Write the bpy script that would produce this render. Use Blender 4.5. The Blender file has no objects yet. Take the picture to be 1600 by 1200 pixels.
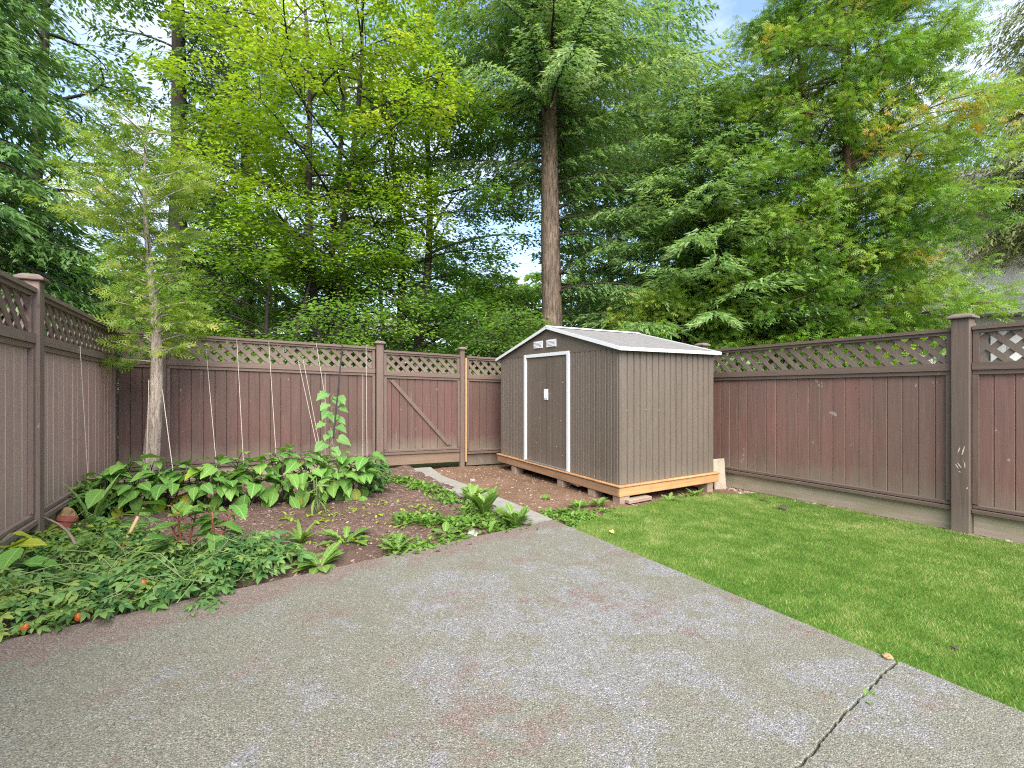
import bpy, math, random
import numpy as np
from mathutils import Vector, Matrix

S = bpy.context.scene
COL = S.collection
R = math.radians
rng = np.random.default_rng(7)
random.seed(7)

# ------------------------------------------------------------------ camera
FPX = 733.0                                    # focal length in pixels of a 1600 px wide frame
CAM = np.array([0.0, 0.0, 1.4])
YAW = R(-30.05)
cam_d = bpy.data.cameras.new('camera')
cam = bpy.data.objects.new('camera', cam_d)
COL.objects.link(cam)
cam.location = CAM
cam.rotation_euler = (R(90), 0, YAW)
cam_d.sensor_width = 36.0
cam_d.lens = 36.0 * FPX / 1600.0
cam_d.clip_start = 0.05
cam_d.clip_end = 2000
S.camera = cam

# ------------------------------------------------------------------ light
SUN_AZ = R(197)      # clockwise from +Y
SUN_EL = R(47)
w = bpy.data.worlds.new('World')
S.world = w
w.use_nodes = True
nt = w.node_tree
nt.nodes.clear()
def wn(t, **k):
    n = nt.nodes.new(t)
    for a, b in k.items():
        setattr(n, a, b)
    return n
out = wn('ShaderNodeOutputWorld'); bg = wn('ShaderNodeBackground')
sky = wn('ShaderNodeTexSky', sky_type='NISHITA')
sky.sun_disc = False
sky.sun_elevation = SUN_EL
sky.sun_rotation = SUN_AZ
sky.air_density = 1.0; sky.dust_density = 1.6; sky.ozone_density = 1.4
tc = wn('ShaderNodeTexCoord')
mp = wn('ShaderNodeMapping'); mp.inputs['Scale'].default_value = (1, 1, 2.2)
nz = wn('ShaderNodeTexNoise'); nz.inputs['Scale'].default_value = 2.3; nz.inputs['Detail'].default_value = 7; nz.inputs['Roughness'].default_value = 0.58
rp = wn('ShaderNodeValToRGB')
rp.color_ramp.elements[0].position = 0.42; rp.color_ramp.elements[0].color = (0, 0, 0, 1)
rp.color_ramp.elements[1].position = 0.60; rp.color_ramp.elements[1].color = (1, 1, 1, 1)
mx = wn('ShaderNodeMix', data_type='RGBA')
mx.inputs[7].default_value = (2.7, 3.0, 3.7, 1)
L = nt.links.new
L(tc.outputs['Generated'], mp.inputs['Vector']); L(mp.outputs['Vector'], nz.inputs['Vector'])
L(nz.outputs['Fac'], rp.inputs['Fac']); L(rp.outputs['Color'], mx.inputs[0])
L(sky.outputs['Color'], mx.inputs[6]); L(mx.outputs[2], bg.inputs['Color'])
bg.inputs['Strength'].default_value = 0.075
L(bg.outputs['Background'], out.inputs['Surface'])

sun_d = bpy.data.lights.new('sun', 'SUN'); sun = bpy.data.objects.new('sun', sun_d); COL.objects.link(sun)
sun_d.energy = 1.5; sun_d.angle = R(62); sun_d.color = (1.0, 0.95, 0.87)
sv = Vector((math.sin(SUN_AZ) * math.cos(SUN_EL), math.cos(SUN_AZ) * math.cos(SUN_EL), math.sin(SUN_EL)))
sun.rotation_euler = sv.to_track_quat('Z', 'Y').to_euler()
S.view_settings.view_transform = 'Standard'
S.view_settings.look = 'None'
S.view_settings.gamma = 1
S.view_settings.use_curve_mapping = False
S.view_settings.exposure = 2.56
S.cycles.max_bounces = 8
S.cycles.diffuse_bounces = 4
S.cycles.use_denoising = False
S.cycles.filter_width = 1.15

# ------------------------------------------------------------------ placement helpers
def gz(x, y):
    x = np.clip(x, -6, 10); y = np.clip(y, -4, 12)
    return 0.09 - 0.029 * (x + 1.46) - 0.014 * (y - 5.4)
FW = np.array([math.sin(-YAW), math.cos(-YAW), 0]); RT = np.array([math.cos(-YAW), -math.sin(-YAW), 0]); UP = np.array([0, 0, 1.0])
def ray(px, py):
    return FW + RT * (px - 800) / FPX + UP * (600 - py) / FPX
def gp(px, py, dz=0.0):
    """point of the sloping yard seen at a photo pixel"""
    d = ray(px, py); c = CAM
    a = d[2] + 0.029 * d[0] + 0.014 * d[1]
    b = 0.09 - 0.029 * 1.46 + 0.014 * 5.4 + dz - c[2]
    return c + d * (b / a)
def at(px, py, depth):
    return CAM + ray(px, py) * depth
def on_y(px, py, Y):
    d = ray(px, py); return CAM + d * (Y / d[1])
def on_x(px, py, X):
    d = ray(px, py); return CAM + d * (X / d[0])

# ------------------------------------------------------------------ object helpers
def new_obj(name, mesh, parent=None, loc=(0, 0, 0), rot=(0, 0, 0), kind=None):
    o = bpy.data.objects.new(name, mesh); COL.objects.link(o)
    o.location = loc; o.rotation_euler = rot
    if parent is not None:
        o.parent = parent
    if kind:
        o['kind'] = kind
    return o
def tag(o, label=None, cat=None, group=None, kind=None):
    if label: o['label'] = label
    if cat: o['category'] = cat
    if group: o['group'] = group
    if kind: o['kind'] = kind
    return o
def thing(name, label, cat, loc=(0, 0, 0), rz=0.0, group=None):
    o = bpy.data.objects.new(name, None); COL.objects.link(o)
    o.empty_display_size = 0.1
    o.location = tuple(float(v) for v in loc); o.rotation_euler = (0, 0, rz)
    return tag(o, label, cat, group)

class MB:
    def __init__(s):
        s.v = []; s.f = []; s.n = 0
    def add(s, v, f):
        v = np.asarray(v, float).reshape(-1, 3)
        s.v.append(v); s.f += [tuple(int(i) + s.n for i in q) for q in f]; s.n += len(v)
        return s
    def box(s, lo, hi):
        x0, y0, z0 = lo; x1, y1, z1 = hi
        return s.hexa([(x0, y0, z0), (x1, y0, z0), (x1, y1, z0), (x0, y1, z0), (x0, y0, z1), (x1, y0, z1), (x1, y1, z1), (x0, y1, z1)])
    def hexa(s, v):
        return s.add(v, [(0, 3, 2, 1), (4, 5, 6, 7), (0, 1, 5, 4), (1, 2, 6, 5), (2, 3, 7, 6), (3, 0, 4, 7)])
    def cbox(s, lo, hi, c):
        """box with all edges chamfered"""
        lo = np.array(lo, float); hi = np.array(hi, float)
        c = min(c, float((hi - lo).min()) * 0.45)
        vs = []; idx = {}
        for sx in (0, 1):
            for sy in (0, 1):
                for sz in (0, 1):
                    base = np.array([(lo, hi)[sx][0], (lo, hi)[sy][1], (lo, hi)[sz][2]])
                    ins = np.array([c if sx == 0 else -c, c if sy == 0 else -c, c if sz == 0 else -c])
                    for ax in range(3):
                        p = base + ins; p[ax] = base[ax]
                        idx[(sx, sy, sz, ax)] = len(vs); vs.append(p)
        f = []
        g = lambda a, b, c_, ax: idx[(a, b, c_, ax)]
        for k in (0, 1):
            q = [g(k, 0, 0, 0), g(k, 1, 0, 0), g(k, 1, 1, 0), g(k, 0, 1, 0)]; f.append(q if k else q[::-1])
            q = [g(0, k, 0, 1), g(0, k, 1, 1), g(1, k, 1, 1), g(1, k, 0, 1)]; f.append(q if k else q[::-1])
            q = [g(0, 0, k, 2), g(1, 0, k, 2), g(1, 1, k, 2), g(0, 1, k, 2)]; f.append(q if k else q[::-1])
        for a in (0, 1):
            for b in (0, 1):
                q = [g(a, b, 0, 0), g(a, b, 1, 0), g(a, b, 1, 1), g(a, b, 0, 1)]; f.append(q if a == b else q[::-1])
                q = [g(a, 0, b, 0), g(a, 0, b, 2), g(a, 1, b, 2), g(a, 1, b, 0)]; f.append(q if a == b else q[::-1])
                q = [g(0, a, b, 1), g(1, a, b, 1), g(1, a, b, 2), g(0, a, b, 2)]; f.append(q if a == b else q[::-1])
                for d in (0, 1):
                    q = [g(a, b, d, 0), g(a, b, d, 1), g(a, b, d, 2)]
                    f.append(q if (a + b + d) % 2 == 1 else q[::-1])
        return s.add(vs, f)
    def prism(s, poly, off):
        """polygon (n,3) swept by an offset vector"""
        p = np.asarray(poly, float); n = len(p); off = np.asarray(off, float)
        return s.add(np.vstack([p, p + off]), [tuple(range(n))[::-1], tuple(range(n, 2 * n))] + [(i, (i + 1) % n, n + (i + 1) % n, n + i) for i in range(n)])
    def tube(s, pts, rad, sides=6, cap=True, wob=0.0):
        p = np.asarray(pts, float); n = len(p); rad = np.broadcast_to(np.asarray(rad, float), (n,))
        t = np.gradient(p, axis=0); t /= np.linalg.norm(t, axis=1, keepdims=True) + 1e-9
        ref = np.array([0.3, 0.2, 1.0]) if abs(t[0][2]) < 0.8 else np.array([1.0, 0.1, 0.0])
        a = np.cross(t, ref); a /= np.linalg.norm(a, axis=1, keepdims=True) + 1e-9
        b = np.cross(t, a)
        ang = np.linspace(0, 2 * np.pi, sides, endpoint=False)
        rr = rad[:, None] * (1 + (rng.random((n, sides)) - 0.5) * wob)
        v = p[:, None, :] + rr[..., None] * (np.cos(ang)[None, :, None] * a[:, None, :] + np.sin(ang)[None, :, None] * b[:, None, :])
        f = [(i * sides + j, i * sides + (j + 1) % sides, (i + 1) * sides + (j + 1) % sides, (i + 1) * sides + j) for i in range(n - 1) for j in range(sides)]
        if cap:
            f += [tuple(range(sides))[::-1], tuple(range((n - 1) * sides, n * sides))]
        return s.add(v.reshape(-1, 3), f)
    def mesh(s, name, mat, smooth=False):
        m = bpy.data.meshes.new(name)
        m.from_pydata(np.vstack(s.v).tolist(), [], s.f)
        if mat is not None: m.materials.append(mat)
        if smooth: m.shade_smooth()
        m.update()
        return m
    def build(s, name, mat, parent=None, loc=(0, 0, 0), rot=(0, 0, 0), smooth=False, kind=None):
        return new_obj(name, s.mesh(name, mat, smooth), parent, loc, rot, kind)
def recenter(mb, org):
    org = np.asarray(org, float); mb.v = [v - org for v in mb.v]; return mb

def quad_mesh(name, V, F, mat, tint=None, smooth=False):
    """fast mesh from numpy: V (n,3), F (m,k)"""
    m = bpy.data.meshes.new(name)
    k = F.shape[1]
    m.vertices.add(len(V)); m.vertices.foreach_set('co', np.ascontiguousarray(V, np.float32).ravel())
    m.loops.add(F.size); m.loops.foreach_set('vertex_index', np.ascontiguousarray(F, np.int32).ravel())
    m.polygons.add(len(F)); m.polygons.foreach_set('loop_start', np.arange(0, F.size, k, dtype=np.int32))
    m.update(calc_edges=True)
    if tint is not None:
        a = m.attributes.new('tint', 'FLOAT', 'FACE'); a.data.foreach_set('value', np.ascontiguousarray(tint, np.float32))
    if mat is not None: m.materials.append(mat)
    if smooth: m.shade_smooth()
    return m

# value noise for terrain
_perm = rng.random((256, 256))
def vnoise(x, y):
    xi = np.floor(x).astype(int); yi = np.floor(y).astype(int); fx = x - xi; fy = y - yi
    fx = fx * fx * (3 - 2 * fx); fy = fy * fy * (3 - 2 * fy)
    g = lambda a, b: _perm[a % 256, b % 256]
    return (g(xi, yi) * (1 - fx) + g(xi + 1, yi) * fx) * (1 - fy) + (g(xi, yi + 1) * (1 - fx) + g(xi + 1, yi + 1) * fx) * fy
def fbm(x, y, o=4):
    r = 0; a = 0.5; f = 1.0
    for i in range(o):
        r = r + a * (vnoise(x * f + 17 * i, y * f + 5 * i) - 0.5); a *= 0.5; f *= 2.1
    return r

# ------------------------------------------------------------------ materials
class NT:
    def __init__(s, name):
        s.m = bpy.data.materials.new(name); s.m.use_nodes = True
        s.t = s.m.node_tree; s.b = s.t.nodes['Principled BSDF']; s.o = s.t.nodes['Material Output']
        s.L = s.t.links.new
        s.b.inputs['Roughness'].default_value = 0.8
        s.b.inputs['Specular IOR Level'].default_value = 0.3
    def n(s, t, **k):
        n = s.t.nodes.new(t)
        for a, b in k.items(): setattr(n, a, b)
        return n
    def noise(s, scale, detail=4, rough=0.55, vec=None, dist=0.0):
        n = s.n('ShaderNodeTexNoise'); n.inputs['Scale'].default_value = scale; n.inputs['Detail'].default_value = detail
        n.inputs['Roughness'].default_value = rough; n.inputs['Distortion'].default_value = dist
        if vec is not None: s.L(vec, n.inputs['Vector'])
        return n.outputs['Fac']
    def coords(s, scale=(1, 1, 1), kind='Object', rand=True):
        tc = s.n('ShaderNodeTexCoord'); mp = s.n('ShaderNodeMapping'); mp.inputs['Scale'].default_value = scale
        v = tc.outputs[kind]
        if rand:
            oi = s.n('ShaderNodeObjectInfo'); ml = s.n('ShaderNodeMath', operation='MULTIPLY'); ml.inputs[1].default_value = 37.0
            s.L(oi.outputs['Random'], ml.inputs[0])
            ad = s.n('ShaderNodeVectorMath', operation='ADD'); s.L(v, ad.inputs[0]); s.L(ml.outputs[0], ad.inputs[1]); v = ad.outputs[0]
        s.L(v, mp.inputs['Vector'])
        return mp.outputs['Vector']
    def pos(s, scale=(1, 1, 1)):
        g = s.n('ShaderNodeNewGeometry'); mp = s.n('ShaderNodeMapping'); mp.inputs['Scale'].default_value = scale
        s.L(g.outputs['Position'], mp.inputs['Vector']); return mp.outputs['Vector']
    def ramp(s, fac, stops, interp='LINEAR'):
        r = s.n('ShaderNodeValToRGB'); cr = r.color_ramp; cr.interpolation = interp
        while len(cr.elements) < len(stops): cr.elements.new(0.5)
        for e, (p, c) in zip(cr.elements, stops):
            e.position = p; e.color = (c[0], c[1], c[2], 1) if not np.isscalar(c) else (c, c, c, 1)
        s.L(fac, r.inputs['Fac']); return r.outputs['Color']
    def mix(s, fac, a, b, mode='MIX'):
        m = s.n('ShaderNodeMix', data_type='RGBA', blend_type=mode)
        for inp, v in ((m.inputs[0], fac), (m.inputs[6], a), (m.inputs[7], b)):
            if hasattr(v, 'is_output'): s.L(v, inp)
            elif np.isscalar(v): inp.default_value = v
            else: inp.default_value = (v[0], v[1], v[2], 1)
        return m.outputs[2]
    def math(s, op, a, b):
        m = s.n('ShaderNodeMath', operation=op)
        for inp, v in ((m.inputs[0], a), (m.inputs[1], b)):
            if hasattr(v, 'is_output'): s.L(v, inp)
            else: inp.default_value = v
        return m.outputs[0]
    def rand(s):
        return s.n('ShaderNodeObjectInfo').outputs['Random']
    def bump(s, h, strength=0.3, dist=0.01):
        b = s.n('ShaderNodeBump'); b.inputs['Strength'].default_value = strength; b.inputs['Distance'].default_value = dist
        s.L(h, b.inputs['Height']); s.L(b.outputs['Normal'], s.b.inputs['Normal']); return s
    def col(s, c):
        if hasattr(c, 'is_output'): s.L(c, s.b.inputs['Base Color'])
        else: s.b.inputs['Base Color'].default_value = (c[0], c[1], c[2], 1)
        return s
    def set(s, rough=None, spec=None, metal=None):
        if rough is not None: s.b.inputs['Roughness'].default_value = rough
        if spec is not None: s.b.inputs['Specular IOR Level'].default_value = spec
        if metal is not None: s.b.inputs['Metallic'].default_value = metal
        return s

def painted_wood(name, c1, c2, c3, axis='z', wear=0.25, moss=0.0, faded=None, splash=0.0):
    m = NT(name)
    sc = {'z': (34, 34, 2.0), 'x': (2, 34, 34), 'y': (34, 2, 34)}[axis]
    v = m.coords(sc)
    grain = m.noise(1.0, 6, 0.6, v, 0.6)
    big = m.noise(1.1, 4, 0.6, m.pos((1, 1, 0.7)))
    c = m.mix(m.ramp(big, [(0.36, 0.0), (0.60, 1.0)]), c1, c2)
    c = m.mix(m.math('MULTIPLY', m.rand(), 0.8), c, c3)
    c = m.mix(m.math('MULTIPLY', m.math('FRACT', m.math('MULTIPLY', m.rand(), 7.31), 0.0), 0.30), c, [q * 0.72 for q in c2])
    c = m.mix(m.math('MULTIPLY', m.ramp(grain, [(0.35, 1.0), (0.62, 0.0)]), 0.42), c, [q * 0.52 for q in c1])
    pale = m.ramp(m.noise(1.0, 5, 0.7, m.coords((24, 24, 1.1) if axis == 'z' else (6, 6, 24))), [(0.60, 0.0), (0.74, 1.0)])
    c = m.mix(m.math('MULTIPLY', pale, wear), c, faded or (0.30, 0.24, 0.20))
    spots = m.ramp(m.noise(9.0, 3, 0.6, m.pos((1, 1, 0.6))), [(0.705, 0.0), (0.725, 1.0)])
    c = m.mix(m.math('MULTIPLY', spots, wear * 1.4), c, (0.36, 0.33, 0.29))
    if moss:
        mo = m.ramp(m.noise(3.0, 5, 0.65, m.pos((1, 1, 2.2))), [(0.40, 0.0), (0.66, 1.0)])
        c = m.mix(m.math('MULTIPLY', mo, moss), c, (0.21, 0.205, 0.085))
    if splash:
        tcn = m.n('ShaderNodeTexCoord'); sx = m.n('ShaderNodeSeparateXYZ'); m.L(tcn.outputs['Object'], sx.inputs[0])
        low = m.ramp(m.math('ADD', sx.outputs[2], m.math('MULTIPLY', m.noise(5.0, 5, 0.7, m.pos((1, 1, 0.5))), 0.55)), [(0.22, 1.0), (0.58, 0.0)])
        c = m.mix(m.math('MULTIPLY', low, splash), c, (0.20, 0.185, 0.135))
    kn = m.n('ShaderNodeTexVoronoi'); kn.inputs['Scale'].default_value = 3.2; m.L(m.coords((1.6, 1.6, 0.8)), kn.inputs['Vector'])
    c = m.mix(m.ramp(kn.outputs['Distance'], [(0.030, 0.55), (0.060, 0.0)]), c, [q * 0.4 for q in c1])
    m.col(c).bump(grain, 0.45, 0.005).set(0.62, 0.35)
    return m.m

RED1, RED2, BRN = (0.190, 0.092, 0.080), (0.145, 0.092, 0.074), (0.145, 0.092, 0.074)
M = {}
M['board'] = painted_wood('shade_tone_fence_stain', [q * 0.72 for q in RED1], [q * 0.68 for q in RED2], [q * 0.72 for q in BRN], 'z', 0.36, splash=0.6)  # back fence and gate: stain colour darkened to stand in for weaker light
M['board_right'] = painted_wood('lit_tone_fence_stain', [q * 1.22 for q in RED1], [q * 1.15 for q in RED2], [q * 1.2 for q in BRN], 'z', 0.42, splash=0.65)  # right fence: same stain, made lighter in colour to stand in for light
M['board_worn'] = painted_wood('worn_lit_fence_stain', (0.52, 0.325, 0.28), (0.46, 0.32, 0.265), (0.49, 0.335, 0.28), 'z', 0.45, faded=(0.60, 0.46, 0.41), splash=0.3)  # left fence: worn paint, brightened further to make up for light missing there
M['trim'] = painted_wood('fence_trim_stain', (0.145, 0.102, 0.082), (0.165, 0.108, 0.09), (0.130, 0.095, 0.075), 'z', 0.24, splash=0.5)
M['trim_h'] = painted_wood('fence_rail_stain', (0.145, 0.102, 0.080), (0.165, 0.112, 0.09), (0.130, 0.095, 0.075), 'x', 0.25)
M['cap'] = painted_wood('post_cap_stain', (0.17, 0.130, 0.105), (0.15, 0.11, 0.09), (0.19, 0.15, 0.125), 'x', 0.5)
M['kick'] = painted_wood('kickboard_weathered', (0.38, 0.315, 0.235), (0.34, 0.29, 0.205), (0.39, 0.325, 0.25), 'x', 0.35, 0.55)
M['railw'] = painted_wood('worn_rail_stain', (0.22, 0.16, 0.13), (0.24, 0.17, 0.14), (0.20, 0.15, 0.12), 'x', 0.4)
M['trim_worn'] = painted_wood('worn_trim_stain', (0.20, 0.145, 0.118), (0.22, 0.15, 0.125), (0.18, 0.135, 0.11), 'z', 0.35)
M['kick_tan'] = painted_wood('kickboard_tan', (0.205, 0.140, 0.098), (0.18, 0.12, 0.085), (0.22, 0.155, 0.11), 'x', 0.25, 0.12)
M['raw'] = painted_wood('raw_cedar_wood', (0.52, 0.33, 0.16), (0.42, 0.24, 0.11), (0.48, 0.3, 0.15), 'z', 0.1)

def lumber(name, c1, c2, axis):
    m = NT(name)
    sc = {'x': (1.2, 26, 26), 'y': (26, 1.2, 26), 'z': (26, 26, 1.2)}[axis]
    v = m.coords(sc)
    g = m.noise(1, 6, 0.6, v, 1.2)
    c = m.mix(m.ramp(g, [(0.35, 0.0), (0.65, 1.0)]), c1, c2)
    st = m.ramp(m.noise(2.6, 4, 0.6, m.coords()), [(0.45, 0.0), (0.68, 1.0)])
    c = m.mix(m.math('MULTIPLY', st, 0.55), c, (0.19, 0.125, 0.075))
    kn = m.n('ShaderNodeTexVoronoi'); kn.inputs['Scale'].default_value = 3.0; m.L(m.coords((1, 1, 2.2)), kn.inputs['Vector'])
    c = m.mix(m.ramp(kn.outputs['Distance'], [(0.03, 0.8), (0.07, 0.0)]), c, (0.15, 0.07, 0.03))
    m.col(c).bump(g, 0.25, 0.003).set(0.7, 0.25)
    return m.m
M['lumber_x'] = lumber('new_lumber_across', (0.50, 0.29, 0.14), (0.40, 0.205, 0.085), 'x')
M['lumber_y'] = lumber('new_lumber_along', (0.33, 0.205, 0.125), (0.25, 0.145, 0.085), 'y')
M['greywood'] = lumber('weathered_grey_wood', (0.34, 0.27, 0.21), (0.25, 0.19, 0.145), 'x')
M['plywood'] = lumber('pale_plywood', (0.42, 0.37, 0.29), (0.36, 0.31, 0.235), 'z')

def shed_metal():
    m = NT('shed_painted_steel')
    v = m.coords((1, 1, 1))
    n1 = m.noise(2.2, 5, 0.6, m.pos((1, 1, 0.35)))
    c = m.mix(m.ramp(n1, [(0.3, 0.0), (0.7, 1.0)]), (0.118, 0.094, 0.073), (0.146, 0.118, 0.095))
    c = m.mix(m.math('MULTIPLY', m.rand(), 0.5), c, (0.155, 0.128, 0.107))
    grain = m.noise(1, 5, 0.6, m.coords((90, 90, 6)), 0.5)
    c = m.mix(m.math('MULTIPLY', m.ramp(grain, [(0.4, 0.6), (0.65, 0.0)]), 0.5), c, (0.075, 0.060, 0.048))
    sc = m.ramp(m.noise(30, 3, 0.6, v), [(0.72, 0.0), (0.75, 1.0)])
    c = m.mix(m.math('MULTIPLY', sc, 0.5), c, (0.4, 0.37, 0.34))
    tcn = m.n('ShaderNodeTexCoord'); sx = m.n('ShaderNodeSeparateXYZ'); m.L(tcn.outputs['Object'], sx.inputs[0])
    low = m.ramp(m.math('ADD', sx.outputs[2], m.math('MULTIPLY', m.noise(6.0, 6, 0.7, m.pos((1, 1, 0.5))), 0.5)), [(0.20, 1.0), (0.46, 0.0)])
    c = m.mix(m.math('MULTIPLY', low, 0.55), c, (0.185, 0.15, 0.12))
    strk = m.ramp(m.noise(1.0, 5, 0.7, m.pos((16, 16, 0.5))), [(0.56, 0.0), (0.72, 1.0)])
    c = m.mix(m.math('MULTIPLY', strk, 0.4), c, (0.075, 0.06, 0.048))
    m.col(c).bump(grain, 0.18, 0.002).set(0.48, 0.45)
    return m.m
M['shed'] = shed_metal()
m = NT('shed_white_trim'); m.col(m.mix(m.noise(9, 5, 0.6, m.coords()), (0.72, 0.74, 0.76), (0.60, 0.61, 0.62))).set(0.4, 0.5); M['white'] = m.m
m = NT('steel_screw'); m.col((0.36, 0.35, 0.33)).set(0.35, 0.5); M['screw'] = m.m
m = NT('sill_steel'); m.col(m.mix(m.noise(7, 4, 0.6, m.coords()), (0.42, 0.42, 0.43), (0.3, 0.3, 0.3))).set(0.35, 0.5, 0.6); M['sill'] = m.m
m = NT('roof_sheet')
n1 = m.noise(14, 6, 0.7, m.coords((1, 1, 1)))
n2 = m.noise(1.4, 4, 0.6, m.pos())
c = m.mix(m.ramp(n1, [(0.3, 0.0), (0.7, 1.0)]), (0.145, 0.138, 0.137), (0.225, 0.216, 0.214))
c = m.mix(m.math('MULTIPLY', m.ramp(n2, [(0.4, 0.0), (0.65, 1.0)]), 0.5), c, (0.19, 0.177, 0.178))
m.col(c).bump(n1, 0.2, 0.004).set(0.6, 0.35); M['roof'] = m.m

# ground materials
def aggregate():
    m = NT('exposed_aggregate_concrete')
    p = m.pos()
    vo = m.n('ShaderNodeTexVoronoi'); vo.inputs['Scale'].default_value = 165; vo.inputs['Randomness'].default_value = 1
    m.L(p, vo.inputs['Vector'])
    sep = m.n('ShaderNodeSeparateColor'); m.L(vo.outputs['Color'], sep.inputs[0])
    fine = m.noise(150, 4, 0.8, p)
    # three looks of the same surface: green grey, worn bluish, soil stained
    def look(dark, mid, pale):
        peb = m.ramp(sep.outputs[0], [(0.0, dark), (0.35, mid), (0.7, mid), (0.9, pale), (1.0, [min(1, q * 1.25) for q in pale])])
        base = m.mix(m.ramp(fine, [(0.42, 0.0), (0.58, 1.0)]), [q * 0.55 for q in dark], [q * 1.12 for q in mid])
        return m.mix(m.ramp(vo.outputs['Distance'], [(0.30, 0.85), (0.60, 0.10)]), base, peb)
    green = look((0.105, 0.105, 0.080), (0.25, 0.246, 0.196), (0.43, 0.425, 0.345))
    blue = look((0.115, 0.115, 0.12), (0.30, 0.30, 0.31), (0.56, 0.56, 0.585))
    red = look((0.125, 0.092, 0.076), (0.245, 0.182, 0.155), (0.38, 0.30, 0.26))
    blot = m.ramp(m.noise(6.0, 6, 0.75, p), [(0.40, 1.0), (0.56, 0.0)])
    green = m.mix(m.math('MULTIPLY', blot, 0.30), green, (0.15, 0.155, 0.105))
    sp = m.noise(38, 5, 0.8, p)
    speck = m.ramp(sp, [(0.36, 0.0), (0.56, 1.0)])
    b1 = m.noise(2.6, 10, 0.78, m.pos((1, 1, 1)), 0.3)
    gx = m.n('ShaderNodeVectorMath', operation='DISTANCE'); m.L(p, gx.inputs[0]); gx.inputs[1].default_value = (1.75, 2.0, 0.1)
    near = m.math('MAXIMUM', m.math('SUBTRACT', 0.12, m.math('MULTIPLY', gx.outputs['Value'], 0.075)), -0.09)
    bf = m.math('ADD', b1, near)
    bm = m.math('MULTIPLY', m.ramp(bf, [(0.53, 0.0), (0.60, 1.0)]), speck)
    c = m.mix(m.math('MULTIPLY', bm, 0.9), green, blue)
    rn = m.noise(1.7, 10, 0.80, m.pos((1.0, 1.15, 1)), 0.2)
    edge = m.n('ShaderNodeSeparateXYZ'); m.L(p, edge.inputs[0])
    eline = m.math('SUBTRACT', edge.outputs[1], m.math('MULTIPLY', edge.outputs[0], 0.192))
    er = m.math('MINIMUM', m.math('MAXIMUM', m.math('SUBTRACT', m.math('MULTIPLY', eline, 0.35), 1.10), -0.02), 0.14)
    rf = m.math('ADD', rn, er)
    rm = m.math('MULTIPLY', m.ramp(rf, [(0.515, 0.0), (0.585, 1.0)]), m.ramp(m.noise(30, 4, 0.75, p), [(0.30, 0.15), (0.55, 1.0)]))
    c = m.mix(m.math('MULTIPLY', rm, 1.0), c, red)
    h = m.math('ADD', m.math('MULTIPLY', vo.outputs['Distance'], -0.9), m.math('MULTIPLY', fine, 0.7))
    c = m.mix(1.0, c, (0.84, 0.825, 0.835), 'MULTIPLY')
    m.col(c).bump(h, 0.55, 0.008).set(0.88, 0.2)
    return m.m
M['concrete'] = aggregate()
m = NT('smooth_path_concrete')
n1 = m.noise(5, 7, 0.65, m.pos()); n2 = m.noise(160, 3, 0.7, m.pos())
c = m.mix(m.ramp(n1, [(0.3, 0.0), (0.7, 1.0)]), (0.20, 0.19, 0.165), (0.29, 0.28, 0.25))
c = m.mix(m.math('MULTIPLY', m.ramp(n2, [(0.4, 0.0), (0.6, 1.0)]), 0.3), c, (0.2, 0.19, 0.165))
m.col(c).bump(n2, 0.3, 0.004).set(0.88, 0.2); M['path'] = m.m

def soil(name, a, b, c_, scale=1.0):
    m = NT(name)
    p = m.pos()
    n1 = m.noise(1.9 * scale, 7, 0.68, p); n2 = m.noise(55, 5, 0.75, p); n3 = m.noise(170, 3, 0.7, p)
    c = m.mix(m.ramp(n1, [(0.38, 0.0), (0.62, 1.0)]), a, b)
    c = m.mix(m.math('MULTIPLY', m.ramp(n2, [(0.42, 0.0), (0.62, 1.0)]), 0.75), c, c_)
    c = m.mix(m.math('MULTIPLY', m.ramp(n3, [(0.60, 0.0), (0.72, 1.0)]), 0.5), c, (0.40, 0.34, 0.29))
    m.col(c).bump(m.math('ADD', n2, m.math('MULTIPLY', n3, 0.5)), 0.8, 0.02).set(0.95, 0.1)
    return m.m
M['soil'] = soil('mulched_soil', (0.115, 0.074, 0.056), (0.185, 0.122, 0.098), (0.070, 0.045, 0.035))
M['dirt'] = soil('bare_brown_dirt', (0.165, 0.098, 0.062), (0.235, 0.150, 0.102), (0.12, 0.072, 0.045))
M['forest'] = soil('forest_floor', (0.06, 0.055, 0.03), (0.06, 0.085, 0.03), (0.045, 0.04, 0.025))
def chips(name, stops):
    m = NT(name)
    a = m.n('ShaderNodeAttribute', attribute_name='tint')
    m.col(m.ramp(a.outputs['Fac'], stops)).set(0.9, 0.15)
    return m.m
M['chips'] = chips('bark_chips', [(0, (0.08, 0.05, 0.04)), (0.35, (0.17, 0.11, 0.09)), (0.65, (0.20, 0.135, 0.11)), (0.90, (0.26, 0.19, 0.155)), (1, (0.38, 0.31, 0.25))])
M['gravel'] = chips('small_gravel', [(0, (0.12, 0.08, 0.06)), (0.5, (0.21, 0.145, 0.11)), (0.85, (0.33, 0.25, 0.20)), (1, (0.5, 0.43, 0.37))])

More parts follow.
